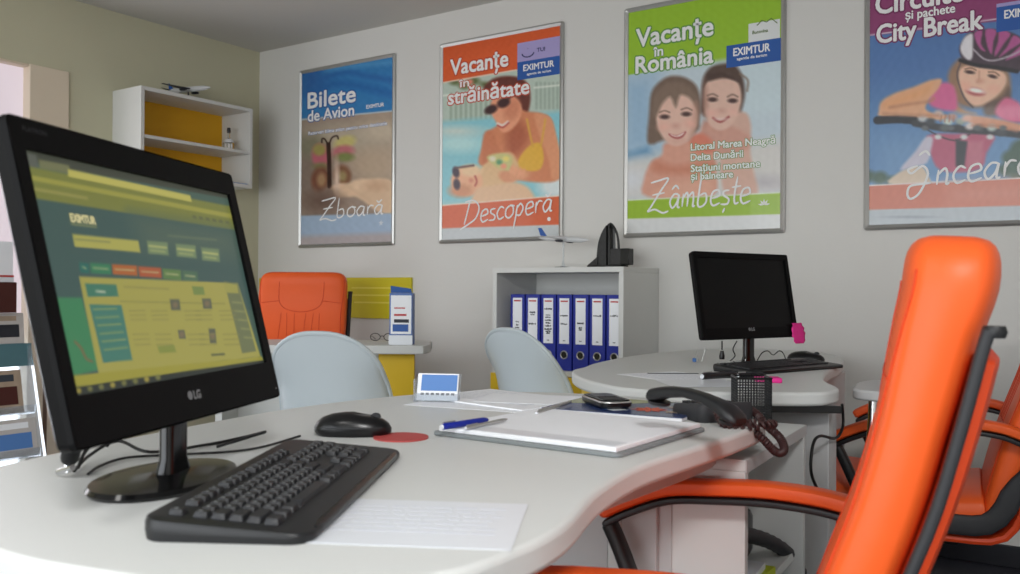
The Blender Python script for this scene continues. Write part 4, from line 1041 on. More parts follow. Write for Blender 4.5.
MB().lathe([(0, -.062), (.03, -.062), (.03, -.057), (.004, -.054), (.004, -.0135), (0, -.0135)], 16).build('stand', M['planed'], ap)

# ------------------------------------------------------------------ magazine rack at the door (left edge)
t = thing('magazine_rack', 'tiered magazine display rack at the left edge in front of the glazed door', 'rack')
ry0, ry1 = -2.45, -1.70
for yy in (ry0, ry1-.012):
    v = [(.36, yy, 0), (.80, yy, 0), (.80, yy, .06), (.64, yy, .64), (.61, yy, .74), (.36, yy, .74)]; v2 = [(a, b_+.012, c_) for a, b_, c_ in v]
    MB().add(v+v2, [(0, 1, 2, 3, 4, 5), (11, 10, 9, 8, 7, 6)]+[(i_, (i_+1) % 6, 6+(i_+1) % 6, 6+i_) for i_ in range(6)]).build('side_panel', M['acrylic'], t, smooth=False)
for z_, x_ in ((.30, .70), (.47, .655)):
    s_ = MB(); s_.box(x_-.10, x_+.015, ry0+.013, ry1-.013, z_-.006, z_); s_.box(x_+.012, x_+.018, ry0+.013, ry1-.013, z_, z_+.03); s_.build('tier', M['acrylic'], t, smooth=False)
tl = MB(); tl.box(.52, .60, ry0+.013, ry1-.013, .742, .748); tl.box(.60, .606, ry0+.013, ry1+.004, .655, .748); tl.build('tier', M['teal'], t, smooth=False)
MB().box(.36, .37, ry0+.013, ry1-.013, .0, 1.25).build('back_board', M['acrylic'], t, smooth=False)
MB().box(.45, .595, ry0, -1.752, .875, 1.0).build('header_box', M['brown'], t, bevel=.002)
MB().box(.371, .449, ry0, -1.752, .875, .885).build('bracket', M['brown'], t, smooth=False)
MB().box(.371, .45, ry0, -1.90, .742, .748).build('bracket', M['teal'], t, smooth=False)
rebase(t, (.6, -2.05, 0))
def magazine(y_, z_, x_, w_, h_, m_, label, tilt=-.2, pic='tan', band='magb'):
    t = thing('magazine', label, 'magazine', group='magazines in the display rack')
    MB().box(-.003, .003, -w_/2, w_/2, 0, h_).build('cover', M[m_], t, smooth=False)
    MB().box(.0031, .0036, -w_/2+.02, w_/2-.02, h_*.2, h_*.62).build('cover_picture', M[pic], t, smooth=False)
    MB().box(.0031, .0036, -w_/2+.012, w_/2-.03, h_*.74, h_*.9).build('title_band', M[band], t, smooth=False)
    t.location = (x_, y_, z_); t.rotation_euler = (0, tilt, 0)
magazine(-1.81, .7485, .575, .20, .125, 'maga', 'grey magazine standing below the brown box of the rack', pic='planed', band='tan', tilt=-.1)
magazine(-1.845, .4705, .655, .19, .175, 'tan', 'tan magazine with a brown picture low in the rack', pic='brown', band='ink')
magazine(-1.815, .3005, .70, .2, .15, 'maga', 'pale leaflet on the lowest tier of the rack', pic='bluecard', band='paper')
magazine(-1.90, 1.17, .50, .2, .14, 'magb', 'bright blue magazine standing topmost in the rack', pic='magb', band='paper', tilt=-.05)
lb = thing('leaflet_stack', 'white leaflet box with a red base on the brown box of the rack', 'leaflets', (.52, -1.88, 1.0003))
MB().box(-.06, .065, -.12, .12, 0, .02).build('bottom_leaflets', M['paperg'], lb, smooth=False); MB().box(-.06, .066, -.12, .12, .0202, .028).build('red_leaflet', M['red'], lb, smooth=False)
MB().box(-.06, .062, -.12, .118, .0282, .165).build('upright_box', M['paper'], lb, smooth=False); MB().box(.0621, .0625, -.10, .06, .06, .11).build('cream_patch', M['cream'], lb, smooth=False)
# ------------------------------------------------------------------ monitors
def monitor(label, w, h, tilt, lift, paint, side=.018, topb=.02, chin=.05):
    """local: faces +x, base centre at origin on the desk"""
    t = thing('computer_monitor', label, 'monitor')
    Rt = Matrix.Rotation(-tilt, 3, 'Y')
    C = Vector((.0, 0, lift))
    def P(y, n, z): return tuple(Rt @ Vector((n, y, z))+C)
    
    W2, H2 = w/2, h/2
    sy = W2-side; st, sb = H2-topb, -H2+chin
    # housing: front frame ring + back
    out = rrect(w, h, .008, 4); inn = [(a, b_) for a, b_ in ((sy, st), (-sy, st), (-sy, sb), (sy, sb))]
    hs = MB()
    rings = [[P(a, .0, b_) for a, b_ in out], [P(a*.996, .006, b_*.996) for a, b_ in out]]
    hs.rings([[P(a*.985, -.014, b_*.985) for a, b_ in out]]+rings, cap=False)
    no = len(out); fo = [P(a*.996, .006, b_*.996) for a, b_ in out]
    # front face as 4 strips
    for y0_, y1_, z0_, z1_ in ((-W2*.99, W2*.99, st, H2*.985), (-W2*.99, W2*.99, -H2*.985, sb), (-W2*.99, -sy, sb, st), (sy, W2*.99, sb, st)):
        hs.add([P(y0_, .0062, z0_), P(y1_, .0062, z0_), P(y1_, .0062, z1_), P(y0_, .0062, z1_)], [(0, 1, 2, 3)])
    hs.add([P(y, n, z) for y, z in inn for n in (.0062, .0015)], [(0, 1, 3, 2), (2, 3, 5, 4), (4, 5, 7, 6), (6, 7, 1, 0)])
    hs.add(fo, [list(range(no))[::-1]]) if False else None
    hs.build('bezel', M['bezel'], t, smooth=False)
    bk = MB(); bk.rings([[P(a*s_, n, b_*s_) for a, b_ in out] for s_, n in ((.985, -.014), (.93, -.024), (.7, -.045), (.62, -.05))]); bk.build('back_cover', M['satin'], t)
    MB().add([P(-sy, .0012, sb), P(sy, .0012, sb), P(sy, .0012, st), P(-sy, .0012, st)], [(0, 1, 2, 3)]).build('panel_backing', M['gloss'], t, smooth=False)
    if paint is None:
        MB().add([P(-sy, .0016, sb), P(sy, .0016, sb), P(sy, .0016, st), P(-sy, .0016, st)], [(0, 1, 2, 3)]).build('screen', M['scroff'], t, smooth=False)
    # neck, hinge, base
    nk = MB(); nk.rings([[(a*s_+.011, b_*s_, z) for a, b_ in rrect(.018, .042, .008, 4)] for s_, z in ((1.3, .012), (1., .03), (1., lift-.10))]); nk.build('neck', M['gloss'], t)
    hg = MB(); hg.box(-.05, -.004, -.03, .03, lift-.11, lift-.06); hg.build('hinge', M['satin'], t, bevel=.004)
    MB().lathe([(0, 0), (.112, 0), (.116, .004), (.112, .009), (.06, .0135), (0, .015)], 44, (.002, 0, 0), .62, .95).build('base', M['gloss'], t, subsurf=0)
    return t, P, (sy, st, sb, W2, H2)
M['scroff'] = mat('unlit_lcd', (8, 8, 9), .4, var=.05, spec=.2)

S1 = Q(2.733, 0, 90); S2 = Q(2.733, 0, 270)
def paint_screen(c, U, V):
    c.c[:] = (70, 92, 82)
    YL = (186, 176, 82)
    g = lambda q, pts, col, **k: c.poly(q(pts), col, **k)
    g(S1, [(40, 150), (640, 280), (640, 300), (40, 190)], (62, 62, 52))
    g(S1, [(50, 165), (100, 178), (104, 214), (60, 205)], (92, 92, 84), soft=2); g(S1, [(106, 190), (190, 206), (188, 228), (108, 214)], (120, 118, 80), soft=2)
    g(S1, [(60, 205), (630, 318), (650, 392), (60, 294)], (128, 128, 56), soft=1.5)
    g(S1, [(186, 216), (520, 288), (524, 306), (186, 236)], (206, 192, 92), soft=1.2)
    g(S1, [(60, 228), (640, 340), (640, 352), (62, 242)], (168, 160, 66), soft=1.5); g(S1, [(76, 262), (240, 292), (240, 300), (78, 272)], (158, 150, 74), soft=1.5)
    for k in range(6): g(S1, [(526+k*18, 342+k*3), (536+k*18, 344+k*3), (537+k*18, 352+k*3), (527+k*18, 350+k*3)], (98, 98, 60), soft=1.5)
    g(S1, [(56, 290), (650, 384), (720, 600), (90, 600)], (62, 86, 82), soft=1.5)
    g(S1, [(350, 330), (650, 380), (670, 470), (380, 440)], (78, 96, 84), soft=16, al=.7)
    # search row and boxes
    g(S1, [(198, 394), (378, 412), (384, 444), (204, 428)], (188, 178, 84), soft=1.2); c.line(S1([(206, 408), (300, 416)]), 1.2, (120, 124, 80), soft=1.5)
    for x0, y0, x1, y1 in ((402, 412, 458, 452), (480, 420, 534, 460), (550, 430, 598, 470)):
        g(S1, [(x0, y0), (x1, y0+5), (x1+3, y1), (x0+3, y1-5)], (122, 140, 98), soft=2); c.line(S1([(x0+6, y0+14), (x1-4, y0+19)]), 1.8, (196, 194, 116), soft=1.6); c.line(S1([(x0+10, y0+26), (x1-8, y0+30)]), 1.2, (176, 180, 110), soft=1.6)
    c.line(S1([(460, 398), (590, 410)]), 1.6, (104, 118, 92), soft=2); c.line(S1([(196, 366), (262, 374)]), 1.4, (150, 152, 96), soft=2)
    # tabs
    for x0, x1, y, col in ((216, 242, 474, (36, 104, 92)), (246, 302, 476, (52, 124, 84)), (306, 374, 480, (186, 96, 44)), (378, 440, 486, (184, 84, 48)), (444, 494, 492, (96, 128, 68)), (498, 540, 497, (76, 108, 80))):
        g(S1, [(x0, y-4), (x1, y), (x1+2, y+28), (x0+3, y+24)], col, soft=1.2); c.line(S1([(x0+10, y+10), (x1-8, y+13)]), 1.4, (206, 196, 140), soft=1.6, al=.8)
    # left green panel
    g(S2, [(126, 74), (224, 76), (272, 272), (186, 292)], (58, 132, 84), soft=2); c.line(S2([(205, 196), (222, 214), (236, 242), (252, 250)]), 1.6, (150, 90, 60), soft=2, smooth=4)
    # main panel
    g(S2, [(216, 18), (650, 36), (712, 236), (270, 286)], (178, 166, 76), soft=1.2)
    g(S2, [(232, 36), (318, 40), (324, 72), (240, 74)], (64, 122, 98), soft=1.2); g(S2, [(244, 94), (332, 96), (362, 246), (282, 254)], (66, 124, 108), soft=1.2)
    for k in range(6): c.line(S2([(256+k*6, 108+k*22), (318+k*6, 106+k*21)]), 1.1, (160, 172, 96), soft=1.6)
    c.line(S2([(264, 58), (286, 60)]), 1.8, (206, 210, 180), soft=2)
    g(S2, [(612, 30), (650, 38), (700, 222), (662, 228)], (112, 116, 76), soft=1.5); g(S2, [(612, 34), (648, 40), (652, 64), (618, 62)], (170, 162, 76), soft=1.2)
    for k in range(5): c.line(S2([(636+k*8, 88+k*24), (660+k*8, 90+k*24)]), 1.2, (158, 158, 96), soft=1.6)
    c.line(S2([(330, 86), (614, 92)]), 1, (140, 134, 64), soft=1.5); c.line(S2([(340, 46), (460, 52)]), 1.4, (150, 140, 70), soft=1.8)
    g(S2, [(524, 44), (556, 46), (560, 68), (530, 68)], (122, 140, 68), soft=1.2); g(S2, [(430, 208), (476, 204), (482, 224), (436, 228)], (140, 146, 60), soft=1.2)
    for x, y, x1, y1 in ((464, 80, 494, 110), (552, 78, 580, 106), (486, 164, 508, 188), (570, 160, 592, 200)):
        g(S2, [(x, y), (x1-4, y), (x1, y1), (x+4, y1)], (92, 92, 72), soft=1.2); c.ell(0+(x+x1)/2/2.733, 270+(y+y1)/2/2.733, 2.5, 3, (132, 110, 80), soft=2)
    for y in (112, 124, 136, 176, 190, 204):
        for x in (350, 410, 500, 530, 596): c.line(S2([(x+y*.16-14, y), (x+y*.16+28, y-1)]), 1., (140, 132, 66), soft=1.5, al=.8)
    c.line(S2([(580, 232), (612, 230)]), 2, (80, 84, 54), soft=1.5)
    # bottom strip and task bar
    g(S2, [(184, 290), (715, 236), (722, 252), (192, 322)], (170, 158, 54), soft=1.2)
    g(S2, [(190, 322), (722, 246), (730, 280), (196, 352)], (34, 38, 34), soft=1.2)
    for k in range(8): c.ell((215+k*31)/2.733, 270+(330-k*5.2)/2.733, 2.6, 2.6, (120, 116, 60) if k % 3 else (170, 150, 60), soft=2)
    c.c = c.c*.86+np.array([16, 20, 18.])

yaw1 = math.radians(24.7)
mon, P, (sy, st, sb, W2, H2) = monitor('large black monitor showing a travel web page on the front desk', .450, .323, math.radians(13.7), .2308, True, .020, .032, .051)
mon.location = (3.4280, -3.0321, DZT); mon.rotation_euler = (0, 0, yaw1)
bpy.context.view_layer.update()
Mw = Matrix.Translation(mon.location) @ Matrix.Rotation(yaw1, 4, 'Z')
def PS(u, v):   # viewer's left is local -y? facing +x, up z: right of viewer is +y
    q = Mw @ Vector(P(-sy+2*sy*u, .0017, st+(sb-st)*v)); return np.array(q)
sc = paint_sheet('screen', M['screen'], mon, PS, 260, 160, paint_screen, .72)
sc.matrix_parent_inverse = Mw.inverted()
def on_panel(mon_parent, body, P, u0, z0, width, cap, m, name, off=.01, n=.0066):
    o0 = Vector(P(u0, n, z0)); ox = Vector(P(u0+1, n, z0))-o0; oy = Vector(P(u0, n, z0+1))-o0
    return text_mesh(body, name, m, mon_parent, tuple(o0), tuple(ox), tuple(oy), width, cap, off, lift=-.0003)
def lg_badge(par, P, H2):
    z0 = -H2+.024
    on_panel(par, 'LG', P, -.004, z0, .015, .0095, M['keyl'], 'badge_text', .08)
    c_ = [P(-.0115+.0052*math.cos(a), .0068, z0+.0048+.0052*math.sin(a)) for a in np.linspace(0, 2*PI, 17)[:-1]]
    MB().add(c_, [list(range(16))]).build('badge_disc', M['keyl'], par, smooth=False)
lg_badge(mon, P, H2)
on_panel(mon, 'FLATRON', P, -W2+.02, H2-.015, .034, .005, M['greyblk'], 'brand_text', .03)
on_panel(mon, 'EXIMTUR', P, -sy+.050, st-.067, .040, .0085, M['scrtext'], 'web_logo', .08, .0024)
# webcam strip of light on the right inside edge (status light)
MB().add([P(W2-.012, .0066, -H2+.012), P(W2-.008, .0066, -H2+.012), P(W2-.008, .0066, -H2+.014), P(W2-.012, .0066, -H2+.014)], [(0, 1, 2, 3)]).build('power_light', M['keyl'], mon, smooth=False)

mo2, P2_, d2 = monitor('smaller switched-off black monitor on the back desk', .434, .268, math.radians(10.), .216, None, .016, .018, .034)
mo2.location = (3.392, -.965, DZT); mo2.rotation_euler = (0, 0, math.radians(-21.3))
lg_badge(mo2, P2_, d2[4])
# pink sticky note curled on the screen's lower right corner
t = thing('sticky_note', 'crumpled hot pink sticky note stuck on the corner of the switched-off monitor', 'note')
vs = []; 
Mw2 = Matrix.Translation(mo2.location) @ Matrix.Rotation(math.radians(-21.3), 4, 'Z')
bm_ = MB(); nr, nc = 8, 6
for i in range(nr+1):
    for j in range(nc+1):
        wv = (.022+.010*math.sin(PI*i/nr))*(j/nc-.5)*2
        vs.append(tuple(Mw2 @ Vector(P2_(d2[3]-.006+wv, .009+.006*math.sin(i*1.3+j*.9)**2, -d2[4]+.044-.066*i/nr))))
bm_.add(vs, [(i*(nc+1)+j, i*(nc+1)+j+1, (i+1)*(nc+1)+j+1, (i+1)*(nc+1)+j) for i in range(nr) for j in range(nc)])
o = bm_.build('sheet', M['pink'], t, solid=.0008); rebase(t, tuple(Mw2 @ Vector(P2_(d2[3], .01, -d2[4]))))

# ------------------------------------------------------------------ keyboards
def keyboard(label, keys_each=True):
    """local: long axis y (left end -y ... ) user side +x"""
    t = thing('computer_keyboard', label, 'keyboard')
    Lk, Dk = .44, .158
    def top(x): return .021-.012*(x+Dk/2)/Dk      # back (-x) higher
    b = MB(); rings = []
    outl = rrect(Dk, Lk, .022, 6)
    for s_, dz in ((.985, 0), (1., .4), (1., .75), (.985, .95), (.955, 1.)):
        rings.append([(x*s_ if True else x, y*(1-(1-s_)*.4), .003*0+top(x)*dz+(.0 if dz else 0)) for x, y in outl])
    b.rings(rings); b.build('body', M['blackp'], t)
    pr = MB(); pts = []
    for sy_ in (-1, 1): pass
    pr.rings([[(Dk/2-.004+w*math.cos(a)*1., y, .004+.005*math.sin(a)+.002) for a in np.linspace(0, 2*PI, 9)[:-1]] for y, w in ((-Lk/2+.03, .002), (-Lk/2+.05, .006), (Lk/2-.05, .006), (Lk/2-.03, .002))]); pr.build('palm_edge', M['satin'], t)
    KT = MB(); 
    def keymesh(w, d=.0143):
        m_ = MB(); m_.rings([[(x, y, z) for x, y in rrect(d*s_, w*s_, .002, 2)] for s_, z in ((1., 0), (.97, .003), (.80, .0068), (.78, .0072))]); return m_
    rows = [(-.068, [1]+[0, 0]+[1]*12+[0]+[1]*3, 0)]
    P_ = .0182; y00 = -Lk/2+.022
    lay = []
    # function row
    lay.append((-.053, [(0, 1)]+[(2+i+.5*(i//4), 1) for i in range(12)]+[(15.3+i, 1) for i in range(3)]))
    lay.append((-.030, [(i, 1) for i in range(13)]+[(13, 2)]+[(15.3+i, 1) for i in range(3)]+[(18.6+i, 1) for i in range(4)]))
    lay.append((-.0135, [(0, 1.5)]+[(1.5+i, 1) for i in range(12)]+[(13.5, 1.5)]+[(15.3+i, 1) for i in range(3)]+[(18.6+i, 1) for i in range(4)]))
    lay.append((.003, [(0, 1.8)]+[(1.8+i, 1) for i in range(11)]+[(12.8, 2.2)]+[(18.6+i, 1) for i in range(3)]))
    lay.append((.0195, [(0, 2.3)]+[(2.3+i, 1) for i in range(10)]+[(12.3, 2.7)]+[(16.3, 1)]+[(18.6+i, 1) for i in range(3)]))
    lay.append((.036, [(0, 1.4), (1.4, 1.2), (2.6, 1.3), (3.9, 6.2), (10.1, 1.3), (11.4, 1.2), (12.6, 2.4)]+[(15.3+i, 1) for i in range(3)]+[(18.6, 2), (20.6, 1)]))
    P_ = (Lk-.040)/22.7
    cache = {}; allk = MB()
    tilt = math.atan(.012/Dk)
    for x, row in lay:
        for c0, w in row:
            yc = y00-.002+(c0+w/2)*P_; key = round(w, 2); z = top(x)-.0022
            if keys_each:
                if key not in cache:
                    o = keymesh(w*P_-.0022).build('key', M['keyc'], t); cache[key] = o
                else:
                    o = cache[key].copy(); COL.objects.link(o); o.parent = t
                o.location = (x, yc, z); o.rotation_euler = (0, tilt, 0)
            else:
                allk.box(x-.0077, x+.0077, yc-w*P_/2+.0012, yc+w*P_/2-.0012, z, z+.006)
    if not keys_each: allk.build('keys', M['keyc'], t, smooth=False)
    else:
        pl = MB()
        for x, row in lay[:5]:
            for c0, w in row:
                if w <= 1: yc = y00-.002+(c0+w/2)*P_; pl.box(x-.003, x+.0005, yc-.0028, yc+.0005, top(x)+.0048, top(x)+.00525)
        pl.build('key_legends', M['keyl'], t, smooth=False)
    lt = MB(); lt.box(-.085, -.083, -Lk/2+.05, Lk/2-.12, .0205, .0212) if False else None
    return t
kb = keyboard('large black keyboard in front of the large monitor on the front desk')
kb.location = (3.582, -2.969, DZT+.0002); kb.rotation_euler = (0, 0, math.radians(30.5))
kb2 = keyboard('black keyboard lying below the switched-off monitor on the back desk', False)
kb2.location = (3.520, -1.035, DZT+.0002); kb2.rotation_euler = (0, 0, math.radians(-18))

# ------------------------------------------------------------------ mice, coaster
def mouse(label):
    t = thing('computer_mouse', label, 'mouse')
    b = MB(); rings = []
    n = 28
    for s_, z in ((.90, 0), (1., .006), (1.0, .013), (.93, .021), (.78, .028), (.55, .033), (.25, .0355), (.02, .036)):
        rings.append([((.060*s_)*math.cos(a), .033*s_*math.sin(a)*(1+.08*math.cos(2*a)), z-.004*max(0, math.cos(a))*z/.036) for a in np.linspace(0, 2*PI, n+1)[:-1]])
    b.rings(rings); b.build('body', M['satin'], t)
    w = MB(); w.rings([[(.035+.008*math.cos(a), y, .0285+.006*math.sin(a)) for a in np.linspace(0, 2*PI, 13)[:-1]] for y in (-.003, .003)]); w.build('scroll_wheel', M['greyblk'], t)
    l = MB(); l.tube([(.058*math.cos(a), .0325*math.sin(a), .014) for a in np.linspace(.6, PI*2-.6, 20)], .0012, 6); l.build('side_strip', M['greyblk'], t)
    return t
ms = mouse('black computer mouse at the far end of the large keyboard')
pm_ = (on_z(352, 432, DZT)); ms.location = (float(on_z(353, 435, DZT)[0]), float(on_z(353, 435, DZT)[1]), DZT+.0002); ms.rotation_euler = (0, 0, math.radians(35)); ms.scale = (1.0, 1.0, 1.0)
ms2 = copy_tree(ms); ms2['label'] = 'black computer mouse beside the keyboard on the back desk'; ms2.location = (3.50, -.70, DZT+.0002); ms2.rotation_euler = (0, 0, math.radians(0))
o = MB().lathe([(0, 0), (.042, 0), (.042, .002), (0, .002)], 32).build('coaster', M['disc'], loc=(float(on_z(401, 438, DZT)[0]), float(on_z(401, 438, DZT)[1]), DZT+.0003)); tag(o, 'flat coral red round coaster beside the mouse', 'coaster')
cable('keyboard_cable', [(3.30, -2.86, DZT+.004), tuple(on_z(265, 432, DZT+.02)), tuple(on_z(240, 438, DZT+.004)), tuple(on_z(205, 445, DZT+.003)), tuple(on_z(150, 452, DZT+.01)), tuple(on_z(118, 441, DZT+.02)), tuple(on_z(90, 455, DZT+.01)), tuple(on_z(74, 471, DZT+.004))], .0022, 'thin black cable trailing behind the large monitor to the keyboard')
cable('mouse_cable', [tuple(on_z(300, 436, DZT+.004)), tuple(on_z(262, 447, DZT+.004)), tuple(on_z(225, 452, DZT+.003)), tuple(on_z(165, 455, DZT+.003)), tuple(on_z(125, 458, DZT+.003)), tuple(on_z(100, 466, DZT+.003)), tuple(on_z(88, 474, DZT+.003))], .0018, 'second thin black cable lying flat behind the large monitor')
cable('monitor_cable', [tuple(on_z(108, 446, DZT+.02)), tuple(on_z(98, 440, DZT+.03)), tuple(on_z(85, 452, DZT+.02)), tuple(on_z(78, 468, DZT+.004))], .0024, 'short black cable arching at the foot of the large monitor')
# plug hanging from the monitor corner to the desk
t = thing('cable_plug', 'black cable plug with shiny metal contacts under the left corner of the large monitor', 'plug')
pa = on_z(67, 473, DZT+.006); D_ = float((pa-CAM)@FF); pb = at_d(72, 445, D_)
MB().tube([tuple(pb), tuple(pb*.5+pa*.5), tuple(pa+np.array([0, 0, .012]))], [.012, .0105, .008], 12).build('housing', M['satin'], t)
MB().tube([tuple(pa+np.array([0, 0, .012])), tuple(pa+np.array([.004, 0, .001]))], .0045, 10).build('contact', M['chrome'], t)
MB().tube([tuple(pa+np.array([.012, .0, .008])), tuple(pa+np.array([-.012, -.004, .0]))], .004, 10).build('contact', M['chrome'], t)
rebase(t, tuple(pa))

# ------------------------------------------------------------------ papers, folder, pens
def sheet(name, c, w, d, rz, z, m, label, cat='paper', group=None, lines=0, thick=.0006, curl=0.):
    t = thing(name, label, cat, (c[0], c[1], z), rz, group)
    n = 10; vs = [(-w/2+w*i/n, -d/2+d*j/n, curl*((i/n)**3)) for i in range(n+1) for j in range(n+1)]
    fs = [(i*(n+1)+j, (i+1)*(n+1)+j, (i+1)*(n+1)+j+1, i*(n+1)+j+1) for i in range(n) for j in range(n)]
    mb = MB(); mb.box(-w/2, w/2, -d/2, d/2, 0, thick) if not curl else mb.add(vs, fs)
    s = mb.build('sheet', m, t, smooth=bool(curl), solid=0 if not curl else thick)
    if lines:
        l = MB()
        for k in range(lines):
            y = d/2-.03-k*(d-.06)/lines; x = -w/2+.02
            while x < w/2-.03:
                e = x+random.uniform(.008, .03); l.box(x, min(e, w/2-.02), y, y+.0022, thick+.0001, thick+.0003); x = e+.004
        l.build('printed_lines', M['inkl'], t, smooth=False)
    return t
sheet('paper_sheet', (3.785, -3.0), .20, .17, math.radians(28), DZT+.0003, M['paperg'], 'thin printed paper lying flat at the front edge of the keyboard', lines=7)
sheet('paper_sheet', (3.315, -2.20), .297, .21, math.radians(9), DZT+.0003, M['paper'], 'lowest loose sheet of the fanned papers behind the writing folder', group=None, lines=8)
sheet('paper_sheet', (3.30, -2.145), .297, .21, math.radians(-10), DZT+.0015, M['paper'], 'loose sheet on top of the fanned papers, reaching the far desk edge', lines=8, thick=.003)
sheet('paper_sheet', (3.36, -2.13), .21, .15, math.radians(20), DZT+.0052, M['paper'], 'uppermost small sheet touching the magazine corner', lines=0, thick=.0008)
# writing folder
t = thing('writing_folder', 'grey edged writing folder lying open with white pages and a blue pen', 'folder', (3.628, -2.435, DZT+.0003), math.radians(-1))
MB().prism(rrect(.33, .30, .012, 4), 0, .006).build('cover', M['vinyl'], t, bevel=.0015)
MB().box(-.155, .157, -.142, .142, .0062, .013).build('page_block', M['paper'], t, bevel=.001)
MB().box(-.112, .15, -.139, -.098, .0131, .0136).build('page_strip', M['paperg'], t, smooth=False)
def pen(label, p, q, m, r_=.0052, cat='pen', cap=True):
    a, b_ = Vector(tuple(map(float, p))), Vector(tuple(map(float, q))); t = thing('ballpoint_pen', label, cat, tuple(a)); d = b_-a
    f = lambda s_: tuple(d*s_)
    MB().tube([f(.0), f(.02), f(.86), f(.96)], [r_*.7, r_, r_, r_*.55], 12).build('barrel', m, t)
    MB().tube([f(.961), f(1.)], [r_*.45, r_*.12], 10).build('tip', M['chrome'], t)
    MB().tube([f(-.02), f(-.001)], [r_*.6, r_*.8], 10).build('cap', M['paperg'], t)
    up = Vector((0, 0, r_*1.2)); MB().tube([tuple(Vector(f(.02))+up), tuple(Vector(f(.26))+up)], r_*.28, 6).build('clip', M['silver'], t)
    return t
zf = DZT+.0003+.0135+.0056
pen('blue ballpoint pen lying on the left corner of the writing folder', on_z(442, 427, zf), on_z(489, 419.5, zf), M['bluepen'])
pen('thin silver ballpoint pen next to the blue pen on the folder', on_z(466, 428, zf-.002), on_z(508, 419, zf-.002), M['silver'], .003)
zq = DZT+.0003+.0135+.0005
pen('slim pen with dark blue end lying across the papers by the magazine', on_z(537, 412.8, DZT+.0145), on_z(572, 401.5, DZT+.0145), M['silver'], .0035)
MB_ = None
# ------------------------------------------------------------------ magazine with flowers, phone on it
t = thing('magazine', 'glossy navy magazine with orange flowers under the mobile phone', 'magazine', (float(on_z(630, 410, DZT)[0]), float(on_z(630, 410, DZT)[1]), DZT+.0003), math.radians(6))
MB().box(-.135, .135, -.105, .105, 0, .006).build('pages', M['paper'], t, bevel=.001)
MB().box(-.136, .136, -.106, .106, .0062, .007).build('cover', M['magn'], t, smooth=False)
MB().add([(-.135, -.02, .0072), (-.02, .03, .0072), (.06, .104, .0072), (-.134, .104, .0072)], [(0, 1, 2, 3)]).build('yellow_reflection', M['magrefl'], t, smooth=False)  # yellowish-green reflection on the glossy cover, painted as a flat patch
def flower(cx_, cy_, r_, m_):
    f = MB()
    for k in range(9):
        a = 2*PI*k/9; f.add([(cx_, cy_, .0076)]+[(cx_+r_*e*math.cos(a+d_), cy_+r_*e*math.sin(a+d_), .0076) for e, d_ in ((.6, -.3), (1, 0), (.6, .3))], [(0, 1, 2, 3)])
    f.build('flower_print', m_, t, smooth=False)
flower(.050, -.03, .036, M['oran_f']); flower(.098, -.045, .018, M['tan']); flower(.085, .02, .02, M['tan']); flower(-.02, -.06, .015, M['bluecard'])
MB().add([(-.02, -.07, .0078), (-.0, -.085, .0078), (.02, -.06, .0078), (.0, -.05, .0078)], [(0, 1, 2, 3)]).build('white_patch', M['paperg'], t, smooth=False)
t = thing('mobile_phone', 'dark mobile phone with silver rim lying on the flowered magazine', 'phone', (float(on_z(606, 409, DZT)[0]), float(on_z(606, 409, DZT)[1]), DZT+.0085), math.radians(48)); t.scale = (1.2, 1.2, 1.2)
rg_ = rrect(.052, .112, .014, 5)
MB().rings([[(x*s_, y*s_, z) for x, y in rg_] for s_, z in ((.9, 0), (1, .003), (1, .009))]).build('body', M['satin'], t)
MB().rings([[(x*s_, y*s_, z) for x, y in rg_] for s_, z in ((1.01, .009), (1.0, .0105), (.95, .011))]).build('rim', M['silver'], t)
MB().rings([[(x*s_, y*s_, z) for x, y in rg_] for s_, z in ((.93, .0111), (.90, .0128))]).build('face', M['gloss'], t)
MB().box(-.018, .018, .0, .04, .0129, .0132).build('display', M['gloss'], t, smooth=False)
MB().box(-.016, .016, -.042, -.008, .0129, .0134).build('keypad', M['greyblk'], t, smooth=False)

# ------------------------------------------------------------------ business-card holder
t = thing('card_holder', 'clear acrylic card holder with blue cards at the far edge of the front desk', 'card holder', (float(on_z(437, 402, DZT)[0]), float(on_z(438, 402, DZT)[1]), DZT+.0003), math.radians(26))
# faces camera: normal -y local
h = MB(); h.box(-.045, .045, -.012, .020, 0, .003); h.box(-.045, .045, -.012, -.0105, .003, .018); h.add([(-.045, .004, .003), (.045, .004, .003), (.045, .018, .055), (-.045, .018, .055), (-.045, .006, .003), (.045, .006, .003), (.045, .020, .055), (-.045, .020, .055)], [(0, 1, 2, 3), (4, 5, 6, 7), (0, 1, 5, 4), (1, 2, 6, 5), (2, 3, 7, 6), (3, 0, 4, 7)])
h.box(-.047, -.045, -.012, .020, 0, .045); h.build('holder', M['acrylic'], t, smooth=False)
c_ = MB(); c_.add([(-.042, -.008, .0035), (.042, -.008, .0035), (.042, .010, .056), (-.042, .010, .056), (-.042, .003, .0035), (.042, .003, .0035), (.042, .0165, .056), (-.042, .0165, .056)], [(0, 1, 2, 3), (4, 5, 6, 7), (0, 1, 5, 4), (1, 2, 6, 5), (2, 3, 7, 6), (3, 0, 4, 7)]); cs_ = c_.build('card_stack', M['paper'], t, smooth=False)
def cardq(x0_, x1_, a, b_, m_, nm):
    g_ = lambda x, s_: (x, -.008+.018*s_-.0006, .0035+.0525*s_)
    MB().add([g_(x0_, a), g_(x1_, a), g_(x1_, b_), g_(x0_, b_)], [(0, 1, 2, 3)]).build(nm, m_, cs_, smooth=False)
cardq(-.034, .040, .36, .96, M['bluecard'], 'blue_field')
for k in range(7): cardq(-.034+k*.0105, -.027+k*.0105, .20, .28, M['ink'], 'card_letters')

